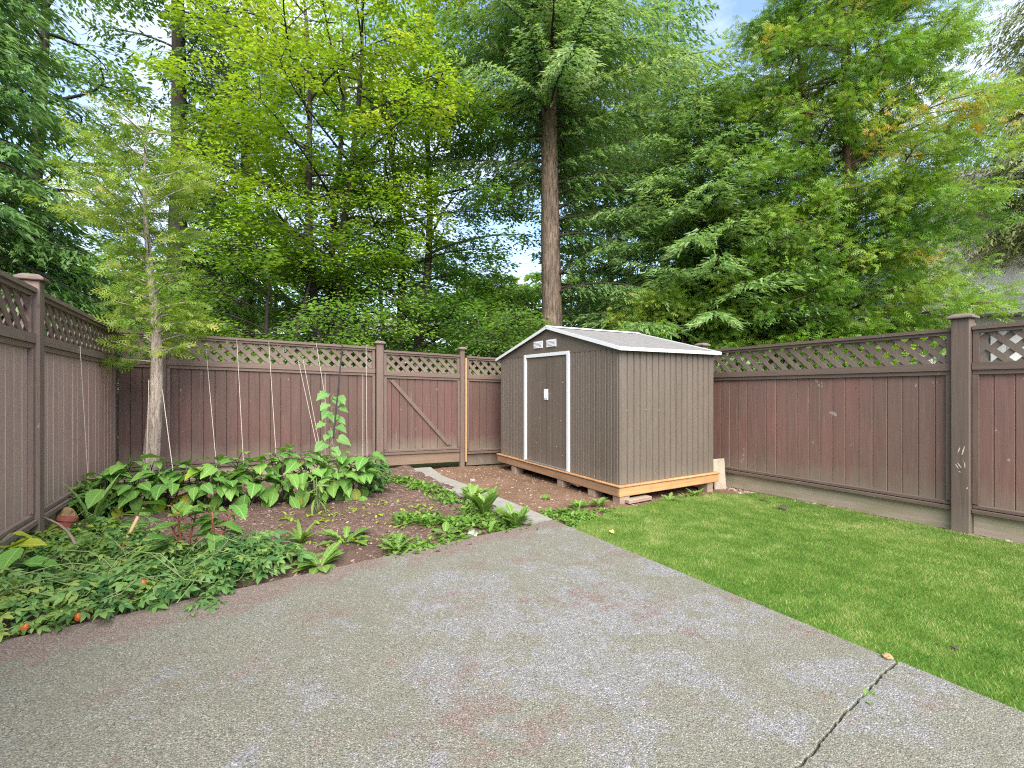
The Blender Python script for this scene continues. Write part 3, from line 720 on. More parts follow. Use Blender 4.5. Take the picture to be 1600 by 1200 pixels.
def broadleaf(name, label, base, H, h0, Rmax, r_tr, leafmat, barkmat, nl=26, leaf=0.085, per=46, seed=1, stems=1, tintc=0.5, flat=0.25, group=None,
              cat='tree', zc=0.55, grad=0.15, twig_n=11, lean=(0, 0), az_range=None, env=1.0, rise=0.35, sprd=0.34, tmpl=None, upn=0.42, dj=0.0):
    global rng
    keep = rng; rng = np.random.default_rng(seed)
    base = np.array(base, float)
    root = thing(name, label, cat, base, group=group)
    fol = Fol(); mt = MB(); mbz = MB()
    tps = []
    for k in range(stems):
        a = k * 2 * math.pi / max(1, stems) + seed
        ln = np.array(lean) + (0 if stems == 1 else 1) * np.array([math.cos(a), math.sin(a)]) * Rmax * 0.22
        tp = trunk_pts(base + np.array([math.cos(a), math.sin(a), 0]) * (0.0 if stems == 1 else r_tr * 1.1), H * 0.95, ln, 0.14)
        t = np.linspace(0, 1, len(tp))
        mt.tube(tp, r_tr * (1 - t) ** 0.7 + 0.012, 8, wob=0.15)
        tps.append(tp)
    recenter(mt, base).build('trunk', barkmat, root, smooth=True)
    for i in range(nl):
        tp = tps[i % stems]; t = np.linspace(0, 1, len(tp))
        u = (i + rng.random()) / nl
        h = h0 + (H * 0.97 - h0) * u
        az = i * 2.39996 + rng.random() * 0.9
        if az_range is not None and not az_range(az % (2 * np.pi), h): continue
        e = max(0.0, 1 - abs((u - zc) / (max(zc, 1 - zc))) ** 2.2)
        Lb = Rmax * (0.30 + 0.70 * math.sqrt(e)) * (0.75 + 0.4 * rng.random())
        tt = max(0.05, (h - Lb * rise * 0.6 - 0.0) / (H * 0.95))
        o = np.array([np.interp(min(tt, 0.99), t, tp[:, q]) for q in range(3)])
        K = 8; s = np.linspace(0, 1, K)
        dx = np.array([math.cos(az), math.sin(az), 0]); sd = np.array([-math.sin(az), math.cos(az), 0])
        b1 = rng.normal(0, 0.18)
        pts = o + np.outer(s * Lb, dx) + np.outer(b1 * np.sin(s * 2.6) * Lb, sd) + np.outer(Lb * (rise * 1.5 * s - rise * 0.9 * s ** 2), UP)
        curve_tube(mbz, pts, r_tr * 0.30 * (1 - 0.6 * u) + 0.01, 0.007, 5)
        btint = tintc + rng.normal(0, 0.11) + grad * (u - 0.5)
        for j in range(twig_n):
            st = 0.22 + 0.78 * (j + rng.random()) / twig_n
            po = np.array([np.interp(st, s, pts[:, q]) for q in range(3)])
            a2 = az + (1 if j % 2 else -1) * (0.35 + 0.9 * rng.random())
            l2 = (0.35 + 0.30 * Lb * (1 - 0.55 * st)) * (0.7 + 0.6 * rng.random())
            d2 = np.array([math.cos(a2), math.sin(a2), 0.12 + 0.25 * rng.normal()])
            q3 = np.linspace(0, 1, 4)
            tw_ = po + np.outer(q3 * l2, d2) - np.outer(0.22 * l2 * q3 ** 2, UP)
            curve_tube(mbz, tw_, 0.011, 0.004, 3)
            N = int(per * (0.6 + l2))
            q = np.sqrt(rng.random(N)) * 1.05
            pp = po + np.outer(q * l2, d2) - np.outer(0.22 * l2 * q ** 2, UP)
            s2 = np.array([-math.sin(a2), math.cos(a2), 0])
            lat = rng.normal(0, sprd * (0.45 + 0.35 * l2), N)
            pp += np.outer(lat, s2) + np.outer(rng.normal(0, 0.10 * (0.6 + flat), N) - 0.28 * np.abs(lat), UP) + rvec(N, 0.03)
            dd = np.outer(np.ones(N), d2) + np.outer(np.sign(lat) * (0.4 + 0.6 * rng.random(N)), s2); dd[:, 2] = -0.25 + rnd(N, 0.4)
            if dj: dd = dd + rvec(N, dj); pp += rvec(N, 0.05)
            nn = UP + rvec(N, upn)
            tint = btint + rng.normal(0, 0.13) + rng.normal(0, 0.10, N) + 0.1 * (st - 0.5)
            fol.add(tmpl or TL, pp, dd, nn, leaf * (0.65 + 0.6 * rng.random(N)), np.clip(tint, 0, 1))
    if mbz.v: recenter(mbz, base).build('branches', barkmat, root, smooth=True)
    fol.build('crown', leafmat, root, base)
    rng = keep
    TRI[name + ' ' + label[:20]] = fol.tris()
    return root

def ground_at(px, depth):
    p = at(px, 600, depth); p[2] = gz(p[0], p[1]) - 0.16
    return p


RA = -30.05 * math.pi / 180            # azimuth of the direction to the right of the view
def adiff(a, b): return abs((a - b + math.pi) % (2 * math.pi) - math.pi)
# --- left edge spruce, close behind the side fence
conifer('spruce_tree', 'blue green spruce with drooping fans at the far left edge', ground_at(-75, 7.4), 13, 1.0, 2.2, 0.2, M['lf_spruce'], M['bark_dark'],
        nb=210, tw=0.09, sprig=0.15, seed=11, droop=0.35, up=0.05, hang=0.5, tintc=0.45, shape=0.55, tmax=0.6, dens=1.5)
conifer('young_spruce', 'low dark spruce just behind the left fence corner', ground_at(80, 8.8), 4.9, 0.6, 1.8, 0.1, M['lf_spruce'], M['bark_dark'],
        nb=90, tw=0.09, sprig=0.14, seed=12, droop=0.35, up=0.1, hang=0.5, tintc=0.30, shape=0.6, tmax=0.5, dens=1.5)
broadleaf('broadleaf_tree', 'dark leafy tree against the sky between the spruce and the dark trunk', ground_at(60, 11.5), 14, 2.0, 2.9, 0.20, M['lf_dark'], M['bark_dark'],
          nl=40, leaf=0.12, per=38, seed=21, tintc=0.55, flat=0.4, grad=0.2, rise=0.3)
def right_half(az, h): return h > 12.5 or adiff(az, RA + 0.5) < 1.25 or (h > 7.5 and rng.random() < 0.18)
conifer('fir_tree', 'tall dark trunked fir rising behind the small yellowing cedar', ground_at(276, 12.5), 19, 3.6, 2.5, 0.27, M['lf_firdark'], M['bark_dark'],
        nb=170, tw=0.11, sprig=0.17, seed=31, droop=0.75, up=0.25, hang=0.6, tintc=0.5, shape=0.5, gap=0.12, dens=1.4, az_range=right_half)
conifer('fir_tree', 'dark fir filling the gap right of the tall dark trunk', ground_at(385, 15.0), 17, 4.0, 2.2, 0.2, M['lf_firdark'], M['bark_dark'],
        nb=120, tw=0.11, sprig=0.18, seed=33, droop=0.7, up=0.2, hang=0.6, tintc=0.6, shape=0.5, gap=0.2, dens=1.3)
broadleaf('maple_tree', 'bright yellow green maple spreading above the strung fence panel', ground_at(520, 11.8), 12.5, 4.2, 3.3, 0.11, M['lf_maple'], M['bark_dark'],
          nl=58, leaf=0.105, per=84, seed=41, stems=3, twig_n=8, sprd=0.30, tintc=0.50, grad=0.35, zc=0.55)
broadleaf('maple_tree', 'mid green maple with dark stems behind the wooden gate', ground_at(640, 14), 13, 1.2, 3.3, 0.15, M['lf_green'], M['bark_dark'],
          nl=60, leaf=0.115, per=72, seed=43, stems=2, twig_n=8, sprd=0.30, tintc=0.58, grad=0.35, zc=0.5)
broadleaf('vine_maple', 'low green maple leaning over the strung fence panel', ground_at(455, 11), 4.9, 0.8, 2.5, 0.06, M['lf_green'], M['bark_dark'],
          nl=34, leaf=0.095, per=52, seed=45, stems=3, tintc=0.62, grad=0.2, zc=0.5)
# --- centre fir with bare trunk
F_BASE = ground_at(862, 12.8)
def fir_keep(az, h):
    if h > 8.9: return True
    if h > 7.4: return adiff(az, RA + 0.3) < 1.3 or adiff(az, RA + math.pi - 0.2) < 0.8
    return adiff(az, RA + 0.15) < 1.0 and rng.random() < 0.72
def fir_prof(h):
    if h < 9.3: return 0.95 + 0.25 * math.sin(h * 3)
    return max(0.12, 0.95 * (1 - (h - 9.3) / 12.5) ** 0.6)
conifer('douglas_fir', 'big fir with thick bare brown trunk standing behind the shed', F_BASE, 21, 3.4, 3.6, 0.31, M['lf_fir'], M['bark_fir'],
        nb=320, tw=0.085, sprig=0.15, seed=51, droop=0.42, up=0.22, hang=0.50, tintc=0.62, sides=14, tmax=0.7, az_range=fir_keep, prof=fir_prof, dens=1.3, limb=0.15, limbmat=M['bark_dark'])
conifer('fir_tree', 'dark fir behind the spruce, right of the bare trunk', ground_at(1040, 16.5), 17, 3.0, 3.3, 0.22, M['lf_fir'], M['bark_dark'],
        nb=140, tw=0.12, sprig=0.20, seed=63, droop=0.6, up=0.25, hang=0.6, tintc=0.36, shape=0.5, gap=0.08, dens=1.2)
# --- right of the fir
conifer('spruce_tree', 'blue green spruce between the bare fir trunk and the big cedar', ground_at(1095, 12.0), 9.9, 1.0, 3.3, 0.16, M['lf_spruce'], M['bark_dark'],
        nb=190, tw=0.10, sprig=0.15, seed=61, droop=0.36, up=0.35, hang=0.35, tintc=0.72, shape=0.42, tmax=0.65, dens=1.4)
broadleaf('cedar_tree', 'huge bushy cedar with orange tips above the right fence', ground_at(1300, 11.0), 11.6, 0.4, 2.35, 0.13, M['lf_cedar'], M['bark_cedar'],
          nl=150, leaf=0.20, per=38, seed=71, stems=3, tintc=0.40, grad=0.10, zc=0.45, twig_n=10, rise=0.38, sprd=0.17, tmpl=TFRT, upn=0.9, dj=0.55)
broadleaf('cedar_tree', 'second bushy cedar left of the huge one, spilling toward the shed', ground_at(1195, 11.6), 6.4, 0.3, 1.9, 0.09, M['lf_cedar'], M['bark_cedar'],
          nl=60, leaf=0.19, per=35, seed=73, stems=2, tintc=0.36, grad=0.1, zc=0.42, twig_n=9, rise=0.36, sprd=0.17, tmpl=TFRT, upn=0.9, dj=0.55)
broadleaf('young_cedar', 'small yellow green cedar peeking over the shed roof', ground_at(1050, 10.9), 4.0, 0.5, 1.2, 0.06, M['lf_cedar'], M['bark_cedar'],
          nl=34, leaf=0.18, per=34, seed=75, stems=2, tintc=0.46, grad=0.1, zc=0.4, twig_n=8, rise=0.36, sprd=0.16, tmpl=TFRT, upn=0.9, dj=0.55)
conifer('hemlock_tree', 'pale drooping hemlock in front of the white house at far right', ground_at(1650, 12.5), 13.5, 5.4, 2.6, 0.15, M['lf_hemlock'], M['bark_dark'],
        nb=150, tw=0.11, sprig=0.15, seed=81, droop=0.6, up=0.3, hang=0.75, tintc=0.5, shape=0.45, tmax=0.8, dens=1.2, gap=0.15)
# --- understory behind the fences
broadleaf('understory_shrub', 'dark shrub behind the gate and the left end of the shed', ground_at(770, 12.2), 3.6, 0.3, 1.7, 0.05, M['lf_dark'], M['bark_dark'],
          nl=26, leaf=0.10, per=46, seed=91, stems=3, tintc=0.65, zc=0.45)
broadleaf('understory_shrub', 'light green shrub left of the bare fir trunk', ground_at(800, 15.0), 5.2, 0.4, 1.9, 0.06, M['lf_green'], M['bark_dark'],
          nl=28, leaf=0.12, per=44, seed=92, stems=3, tintc=0.6, zc=0.5)
broadleaf('understory_shrub', 'yellow green shrub right of the bare fir trunk', ground_at(945, 14.5), 3.6, 0.2, 1.9, 0.05, M['lf_far'], M['bark_dark'],
          nl=26, leaf=0.11, per=44, seed=93, stems=3, tintc=0.6, zc=0.45)
broadleaf('understory_shrub', 'dark shrub below the spruce, behind the right end of the shed', ground_at(1010, 13.0), 3.2, 0.2, 1.7, 0.05, M['lf_dark'], M['bark_dark'],
          nl=22, leaf=0.10, per=44, seed=94, stems=3, tintc=0.6, zc=0.45)
# --- trunks in the clearing right of the fir
broadleaf('pale_trunk_tree', 'pale grey trunked tree in the clearing right of the fir', ground_at(906, 18.5), 15, 6.5, 2.6, 0.16, M['lf_far'], M['bark_grey'],
          nl=26, leaf=0.17, per=26, seed=101, tintc=0.5, zc=0.6)
broadleaf('dark_trunk_tree', 'thin dark trunked tree in the clearing beside the pale trunk', ground_at(946, 17.0), 14, 6.0, 2.2, 0.15, M['lf_green'], M['bark_dark'],
          nl=24, leaf=0.16, per=26, seed=102, tintc=0.6, zc=0.6)
# --- trees further back: two kinds, each copy a tree of its own
def copy_tree(o, loc, rz, sc, label):
    c = o.copy(); COL.objects.link(c); c.location = loc; c.rotation_euler = (0, 0, rz); c.scale = (sc, sc, sc); c['label'] = label
    for ch in o.children:
        k = ch.copy(); COL.objects.link(k); k.parent = c
    return c
bl = broadleaf('woodland_tree', 'leafy tree deep in the wood behind the small yellowing cedar', ground_at(210, 21), 8.2, 0.6, 3.3, 0.14, M['lf_dark'], M['bark_dark'],
          nl=36, leaf=0.20, per=20, seed=111, stems=2, tintc=0.62, zc=0.45, group='trees further back in the wood')
for px, dd, rz, sc, lab in ((420, 22, 1.0, 1.0, 'leafy tree deep in the wood behind the low leaning maple'), (575, 20, 2.2, 1.05, 'leafy tree deep in the wood left of the gate'),
                        (720, 22, 3.5, 1.0, 'leafy tree deep in the wood above the gate post with raw trim'), (1130, 19, 4.1, 0.95, 'leafy tree deep in the wood behind the right end of the shed roof'),
                        (15, 19, 5.0, 1.0, 'leafy tree deep in the wood behind the far left spruce')):
    copy_tree(bl, ground_at(px, dd), rz, sc, lab)
bf = broadleaf('woodland_tree', 'lighter leafy tree far behind the clearing', ground_at(870, 27), 8.5, 0.5, 4.0, 0.16, M['lf_far'], M['bark_dark'],
          nl=54, leaf=0.28, per=22, seed=113, stems=3, tintc=0.45, zc=0.42, group='trees further back in the wood')
for px, dd, rz, sc, lab in ((1000, 30, 1.0, 1.05, 'lighter leafy tree far behind the spruce'), (770, 28, 2.0, 1.0, 'lighter leafy tree far behind the light green shrub'),
                        (320, 29, 3.0, 1.1, 'lighter leafy tree far behind the tall dark trunk')):
    copy_tree(bf, ground_at(px, dd), rz, sc, lab)

# ------------------------------------------------------------------ fences
BW = 0.145                      # board width
def board_mesh(h, wdt, th=0.02, c=0.006):
    w_ = wdt - 0.003
    prof = [(0, 0), (w_, 0), (w_, -(th - c)), (w_ - c, -th), (c, -th), (0, -(th - c))]
    mb = MB(); mb.prism([(x, y, 0) for x, y in prof], (0, 0, h)); return mb
_bm = {}
def get_board(h, wdt, mat):
    k = (round(h, 3), round(wdt, 3), mat.name)
    if k not in _bm: _bm[k] = board_mesh(h, wdt).mesh('fence_board', mat)
    return _bm[k]
def clip_poly(poly, a, b, c):
    """keep a*x+b*y<=c"""
    o = []
    for i in range(len(poly)):
        p = poly[i]; q = poly[(i + 1) % len(poly)]
        dp = a * p[0] + b * p[1] - c; dq = a * q[0] + b * q[1] - c
        if dp <= 0: o.append(p)
        if dp * dq < 0:
            t = dp / (dp - dq); o.append((p[0] + t * (q[0] - p[0]), p[1] + t * (q[1] - p[1])))
    return o
_sl = {}
class Fence:
    """local frame: +x along the fence (to the right seen from the yard), -y towards the yard, z up"""
    def __init__(s, root, A, B):
        s.root = root; s.A = np.array(A, float); s.B = np.array(B, float)
        d = s.B - s.A; s.len = np.linalg.norm(d); s.dir = d / s.len; s.rz = math.atan2(d[1], d[0])
        s.org = np.array(root.location)
    def g(s, x):
        p = s.A + s.dir * x; return float(gz(p[0], p[1]))
    def loc(s, x, y, z):
        nx = np.array([-s.dir[1], s.dir[0]])
        p = s.A + s.dir * x + nx * y
        return (p[0] - s.org[0], p[1] - s.org[1], z - s.org[2])
    def put(s, name, mesh, x, y, z):
        return new_obj(name, mesh, s.root, s.loc(x, y, z), (0, 0, s.rz))
    def rail(s, name, x0, x1, y0, y1, z0, z1, mat, slope_top=0.0):
        """rail following the ground; z relative to ground"""
        ga, gb = s.g(x0), s.g(x1); g0 = ga
        mb = MB()
        mb.hexa([(0, y0, z0), (x1 - x0, y0, z0 + gb - ga), (x1 - x0, y1, z0 + gb - ga), (0, y1, z0),
                 (0, y0, z1 - slope_top), (x1 - x0, y0, z1 + gb - ga - slope_top), (x1 - x0, y1, z1 + gb - ga), (0, y1, z1)])
        return s.put(name, mb.mesh(name, mat), x0, 0, g0)
    def post(s, x, wd, h, y=0.0, cap=True, mat=None):
        mb = MB(); mb.cbox((-wd / 2, -wd / 2, -0.15), (wd / 2, wd / 2, h), 0.006)
        p = s.put('post', mb.mesh('post', mat or M['trim']), x, y, s.g(x))
        if cap:
            c = wd / 2 + 0.032; mb = MB()
            mb.cbox((-c, -c, 0), (c, c, 0.024), 0.006)
            k = c * 0.96; q = c * 0.52
            mb.hexa([(-k, -k, 0.024), (k, -k, 0.024), (k, k, 0.024), (-k, k, 0.024), (-q, -q, 0.052), (q, -q, 0.052), (q, q, 0.052), (-q, q, 0.052)])
            new_obj('post_cap', mb.mesh('post_cap', M['cap']), p, (0, 0, h))
        return p
    def panel(s, x0, x1, mats=None, kick=True, kickmat=None, boardmat=None, top=2.07, mid=1.63, bot=0.19, lat=True, ledge=True, ends=(True, True), ymid=0.0, latmat=None):
        bm = boardmat or M['board']
        worn = bm is M['board_worn']; TR = M['trim_worn'] if worn else M['trim']; TH = M['railw'] if worn else M['trim_h']
        if kick: s.rail('kickboard', x0, x1, -0.012, 0.02, -0.03, bot + 0.01, kickmat or M['kick'])
        if ledge:
            s.rail('bottom_rail', x0, x1, -0.062, 0.03, bot, bot + 0.045, TH, 0.012)
            s.rail('bottom_trim', x0, x1, -0.040, -0.014, bot + 0.047, bot + 0.085, TH, 0.01)
        s.rail('middle_rail', x0, x1, -0.050, 0.045, mid, mid + 0.075, TH)
        s.rail('middle_trim', x0, x1, -0.034, -0.010, mid - 0.045, mid - 0.002, TH)
        s.rail('top_rail', x0, x1, -0.055, 0.055, top - 0.035, top, TH)
        s.rail('lattice_trim', x0, x1, -0.034, 0.034, top - 0.068, top - 0.037, TH)
        e = 0.045
        for k, (a, b) in enumerate(((x0, x0 + e), (x1 - e, x1))):
            if ends[k]:
                s.rail('side_trim', a, b, -0.044, -0.012, bot + 0.088, mid - 0.048, TR)
                s.rail('lattice_side_trim', a, b, -0.032, 0.032, mid + 0.077, top - 0.070, TR)
        # boards
        n = max(1, round((x1 - x0) / BW)); wdt = (x1 - x0) / n
        bmesh_ = get_board(mid - bot + 0.02, wdt, bm)
        for i in range(n):
            xm = x0 + i * wdt
            s.put('fence_board', bmesh_, xm, 0.010 + (rng.random() - 0.5) * 0.005, s.g(xm + wdt / 2) + bot + 0.03)
        if lat: s.lattice(x0 + e * 0.5, x1 - e * 0.5, mid + 0.07, top - 0.06, latmat or TR)
    def lattice(s, x0, x1, z0, z1, mat=None):
        H = z1 - z0; per = 0.17; hw = 0.078
        Ln = x1 - x0
        mat = mat or M['trim']
        for sgn, yo in ((1, -0.0125), (-1, 0.0005)):
            k = -int(H / per) - 3
            while k * per < Ln + H:
                xb = k * per + (0.03 if sgn > 0 else 0.07)
                # strip: xb <= x + sgn*z <= xb+hw
                off = 0 if sgn > 0 else -H
                x_lo = xb
                if sgn > 0: poly = [(xb, 0), (xb + hw, 0), (xb + hw - H, H), (xb - H, H)]
                else: poly = [(xb - H, 0), (xb + hw - H, 0), (xb + hw, H), (xb, H)]
                full = all(0 <= p[0] <= Ln for p in poly)
                if not full:
                    poly = clip_poly(poly, -1, 0, 0); poly = clip_poly(poly, 1, 0, Ln) if len(poly) > 2 else []
                k += 1
                if len(poly) < 3: continue
                px = min(p[0] for p in poly)
                if max(p[0] for p in poly) - px < 0.012: continue
                key = (sgn, round(H, 3), mat.name)
                if full and key in _sl: me = _sl[key]
                else:
                    mb = MB(); mb.prism([(p[0] - px, 0, p[1]) for p in poly], (0, 0.010, 0)); me = mb.mesh('lattice_slat', mat)
                    if full: _sl[key] = me
                s.put('lattice_slat', me, x0 + px, yo + (rng.random() - 0.5) * 0.0015, s.g(x0 + px) + z0)

# left fence (seen from the yard, runs away from the camera)
LX, RX, BY = -1.46, 6.43, 8.05
root = thing('fence', 'faded brown board fence along the left side with two visible capped posts', 'fence', (LX, 5.2, gz(LX, 5.2)))
f = Fence(root, (LX, -1.2), (LX, BY))
f.post(1.2 + 2.45, 0.10, 2.13, mat=M['trim_worn']); f.post(1.2 + 5.20, 0.115, 2.135, y=-0.01, mat=M['trim_worn']); f.post(1.2 + 7.99, 0.09, 2.10)
f.panel(0.9, 1.2 + 2.395, boardmat=M['board_worn']); f.panel(1.2 + 2.505, 1.2 + 5.14, boardmat=M['board_worn']); f.panel(1.2 + 5.26, 1.2 + 7.945, boardmat=M['board_worn'])
# back fence
root = thing('fence', 'reddish brown lattice topped fence along the back behind the leafy plants', 'fence', (0.5, BY, gz(0.5, BY)))
f = Fence(root, (LX + 0.02, BY), (RX, BY))
X = lambda x: x - (LX + 0.02)
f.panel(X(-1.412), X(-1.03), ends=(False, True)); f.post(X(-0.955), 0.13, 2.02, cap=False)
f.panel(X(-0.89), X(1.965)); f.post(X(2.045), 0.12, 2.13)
f.post(X(3.565), 0.085, 2.13, y=-0.02)
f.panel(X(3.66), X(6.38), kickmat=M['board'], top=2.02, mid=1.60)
mb = MB(); mb.box((-0.014, -0.075, 0.05), (0.014, 0.02, 1.98)); f.put('raw_trim', mb.mesh('raw_trim', M['raw']), X(3.63), 0, f.g(X(3.63)))['label'] = 'unpainted pale wood trim strip'
# gate, a thing of its own
root = thing('gate', 'wooden yard gate with diagonal brace and lattice top', 'gate', (2.8, BY, gz(2.8, BY)))
G_ = Fence(root, (2.115, BY), (3.515, BY)); Lg = 1.4
G_.panel(0.0, Lg, kickmat=M['kick_tan'], kick=False, top=2.03, mid=1.60, bot=0.24)
G_.rail('kickboard', 0.0, Lg, -0.03, 0.005, 0.055, 0.235, M['kick_tan'])
za, zb = 1.54, 0.36
dx = Lg - 0.26; pl = [(0.07, za), (0.15, za), (dx + 0.07, zb), (dx - 0.01, zb)]
mb = MB(); mb.prism([(p[0], 0, p[1]) for p in pl], (0, -0.028, 0)); G_.put('brace', mb.mesh('brace', M['trim']), 0.02, -0.0125, G_.g(0.7))
# right fence
root = thing('fence', 'brown board fence beside the lawn with one thick capped post', 'fence', (RX, 1.85, gz(RX, 1.85)))
f = Fence(root, (RX, BY), (RX, -1.6))
Yp = lambda y: BY - y
f.post(Yp(5.0), 0.12, 2.14); f.post(Yp(1.85), 0.145, 2.155, y=-0.02); f.post(Yp(-1.25), 0.12, 2.14)
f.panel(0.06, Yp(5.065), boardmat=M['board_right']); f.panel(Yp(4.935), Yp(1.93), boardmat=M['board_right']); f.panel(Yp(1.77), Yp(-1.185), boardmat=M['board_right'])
mb = MB()
for y0, z0, y1, z1, w_ in ((1.865, 0.72, 1.850, 0.775, 0.010), (1.835, 0.70, 1.815, 0.79, 0.012), (1.885, 0.60, 1.860, 0.555, 0.008), (1.870, 0.615, 1.838, 0.565, 0.010), (1.815, 0.625, 1.812, 0.57, 0.009), (1.86, 0.53, 1.845, 0.52, 0.009), (1.80, 0.36, 1.79, 0.38, 0.012)):
    yd = np.array([0, y1 - y0, z1 - z0]); pr = nrm(np.array([0, -(z1 - z0), y1 - y0])) * w_ * 0.5; a0 = np.array([6.3372, y0, z0 - 0.02]); b0 = a0 + yd
    mb.prism([a0 - pr * 0.5, a0 + pr * 0.5, (a0 + b0) / 2 + pr, b0 + pr * 0.3, b0 - pr * 0.3, (a0 + b0) / 2 - pr], (-0.0015, 0, 0))
recenter(mb, np.array(root.location)).build('paint_scuff', M['twine'], root)['label'] = 'pale scuff marks on the thick post'


# ------------------------------------------------------------------ shed
SX, SY0, SY1, SXB = 4.17, 4.475, 7.60, 5.98
ZB, ZE, ZR = 0.118, 1.865, 2.275
YM = (SY0 + SY1) / 2
# timber platform: a thing below the shed
pl = thing('timber_platform', 'orange new lumber platform carrying the metal shed', 'platform', (4.12, 4.42, -0.03))
PO = np.array([4.12, 4.42, -0.03])
def pbox(name, lo, hi, mat, parent, org, c=0.006):
    mb = MB(); mb.cbox(lo, hi, c); return recenter(mb, org).build(name, mat, parent)
pbox('side_beam', (4.12, 4.42, -0.025), (6.05, 4.458, 0.090), M['lumber_x'], pl, PO)
pbox('front_beam', (4.12, 4.460, -0.028), (4.158, 7.66, 0.088), M['lumber_y'], pl, PO)
pbox('back_beam', (6.01, 4.460, -0.025), (6.05, 7.66, 0.088), M['lumber_y'], pl, PO)
pbox('far_beam', (4.160, 7.62, -0.025), (6.008, 7.66, 0.088), M['lumber_x'], pl, PO)
pbox('deck', (4.105, 4.405, 0.092), (6.065, 7.675, 0.114), M['lumber_x'], pl, PO)
for y in (5.2, 6.0, 6.8):
    pbox('joist', (4.160, y, -0.02), (6.008, y + 0.038, 0.088), M['lumber_x'], pl, PO)

shed = thing('garden_shed', 'brown metal garden shed with white framed sliding doors', 'shed', (SX, SY0, ZB))
SO = np.array([SX, SY0, ZB])
def panel_profile(wdt, h, mat, name='wall_panel'):
    """vertical ribbed steel panel, x along wall, -y outwards"""
    g_ = 0.015; dp = 0.017; w_ = wdt - 0.001
    prof = [(0, 0.02), (w_, 0.02), (w_, 0.0), (w_ - g_ * 0.5, 0.0), (w_ - g_, -dp), (w_ * 0.56, -dp), (w_ * 0.53, -dp + 0.004), (w_ * 0.47, -dp + 0.004), (w_ * 0.44, -dp), (g_, -dp), (g_ * 0.5, 0.0), (0, 0.0)]
    mb = MB(); mb.prism([(x, y, 0) for x, y in prof], (0, 0, h)); return mb.mesh(name, mat)
def wall_run(p0, dirv, length, n, h, z):
    wdt = length / n; me = panel_profile(wdt, h, M['shed'])
    rz = math.atan2(dirv[1], dirv[0])
    for i in range(n):
        new_obj('wall_panel', me, shed, (p0[0] + dirv[0] * wdt * i - SO[0], p0[1] + dirv[1] * wdt * i - SO[1], z - SO[2]), (0, 0, rz))
DY0, DY1 = 5.50, 6.76                       # door opening (outer edges of the white frame)
wall_run((SX, SY0), (1, 0), SXB - SX, 16, ZE - ZB - 0.01, ZB)                 # side facing the lawn
# front wall, seen from the yard runs from far (left) to near (right)
wall_run((SX, SY1), (0, -1), SY1 - DY1, 8, ZE - ZB - 0.01, ZB)
wall_run((SX, DY0), (0, -1), DY0 - SY0 - 0.012, 9, ZE - ZB - 0.01, ZB)
def sbox(name, lo, hi, mat, parent=shed, c=0.003):
    mb = MB(); mb.cbox(lo, hi, c); return recenter(mb, SO).build(name, mat, parent)
sbox('corner_trim', (SX - 0.012, SY0 - 0.012, ZB), (SX + 0.03, SY0 + 0.018, ZE - 0.012), M['shed'])
mb = MB(); mb.box((SXB + 0.001, SY0, ZB), (SXB + 0.02, SY1, ZE - 0.01)); recenter(mb, SO).build('back_wall', M['shed'], shed)
mb = MB(); mb.box((SX + 0.02, SY1 - 0.001, ZB), (SXB, SY1 + 0.018, ZE - 0.01)); recenter(mb, SO).build('end_wall', M['shed'], shed)
# gables
for xx, nm in ((SX - 0.019, 'gable_panel'), (SXB, 'back_gable')):
    mb = MB(); mb.prism([(xx, SY0 - 0.01, ZE - 0.012), (xx, SY1 + 0.01, ZE - 0.012), (xx, SY1 + 0.01, ZE + 0.012), (xx, YM, ZR - 0.012), (xx, SY0 - 0.01, ZE + 0.012)], (0.02, 0, 0)); recenter(mb, SO).build(nm, M['shed'], shed)
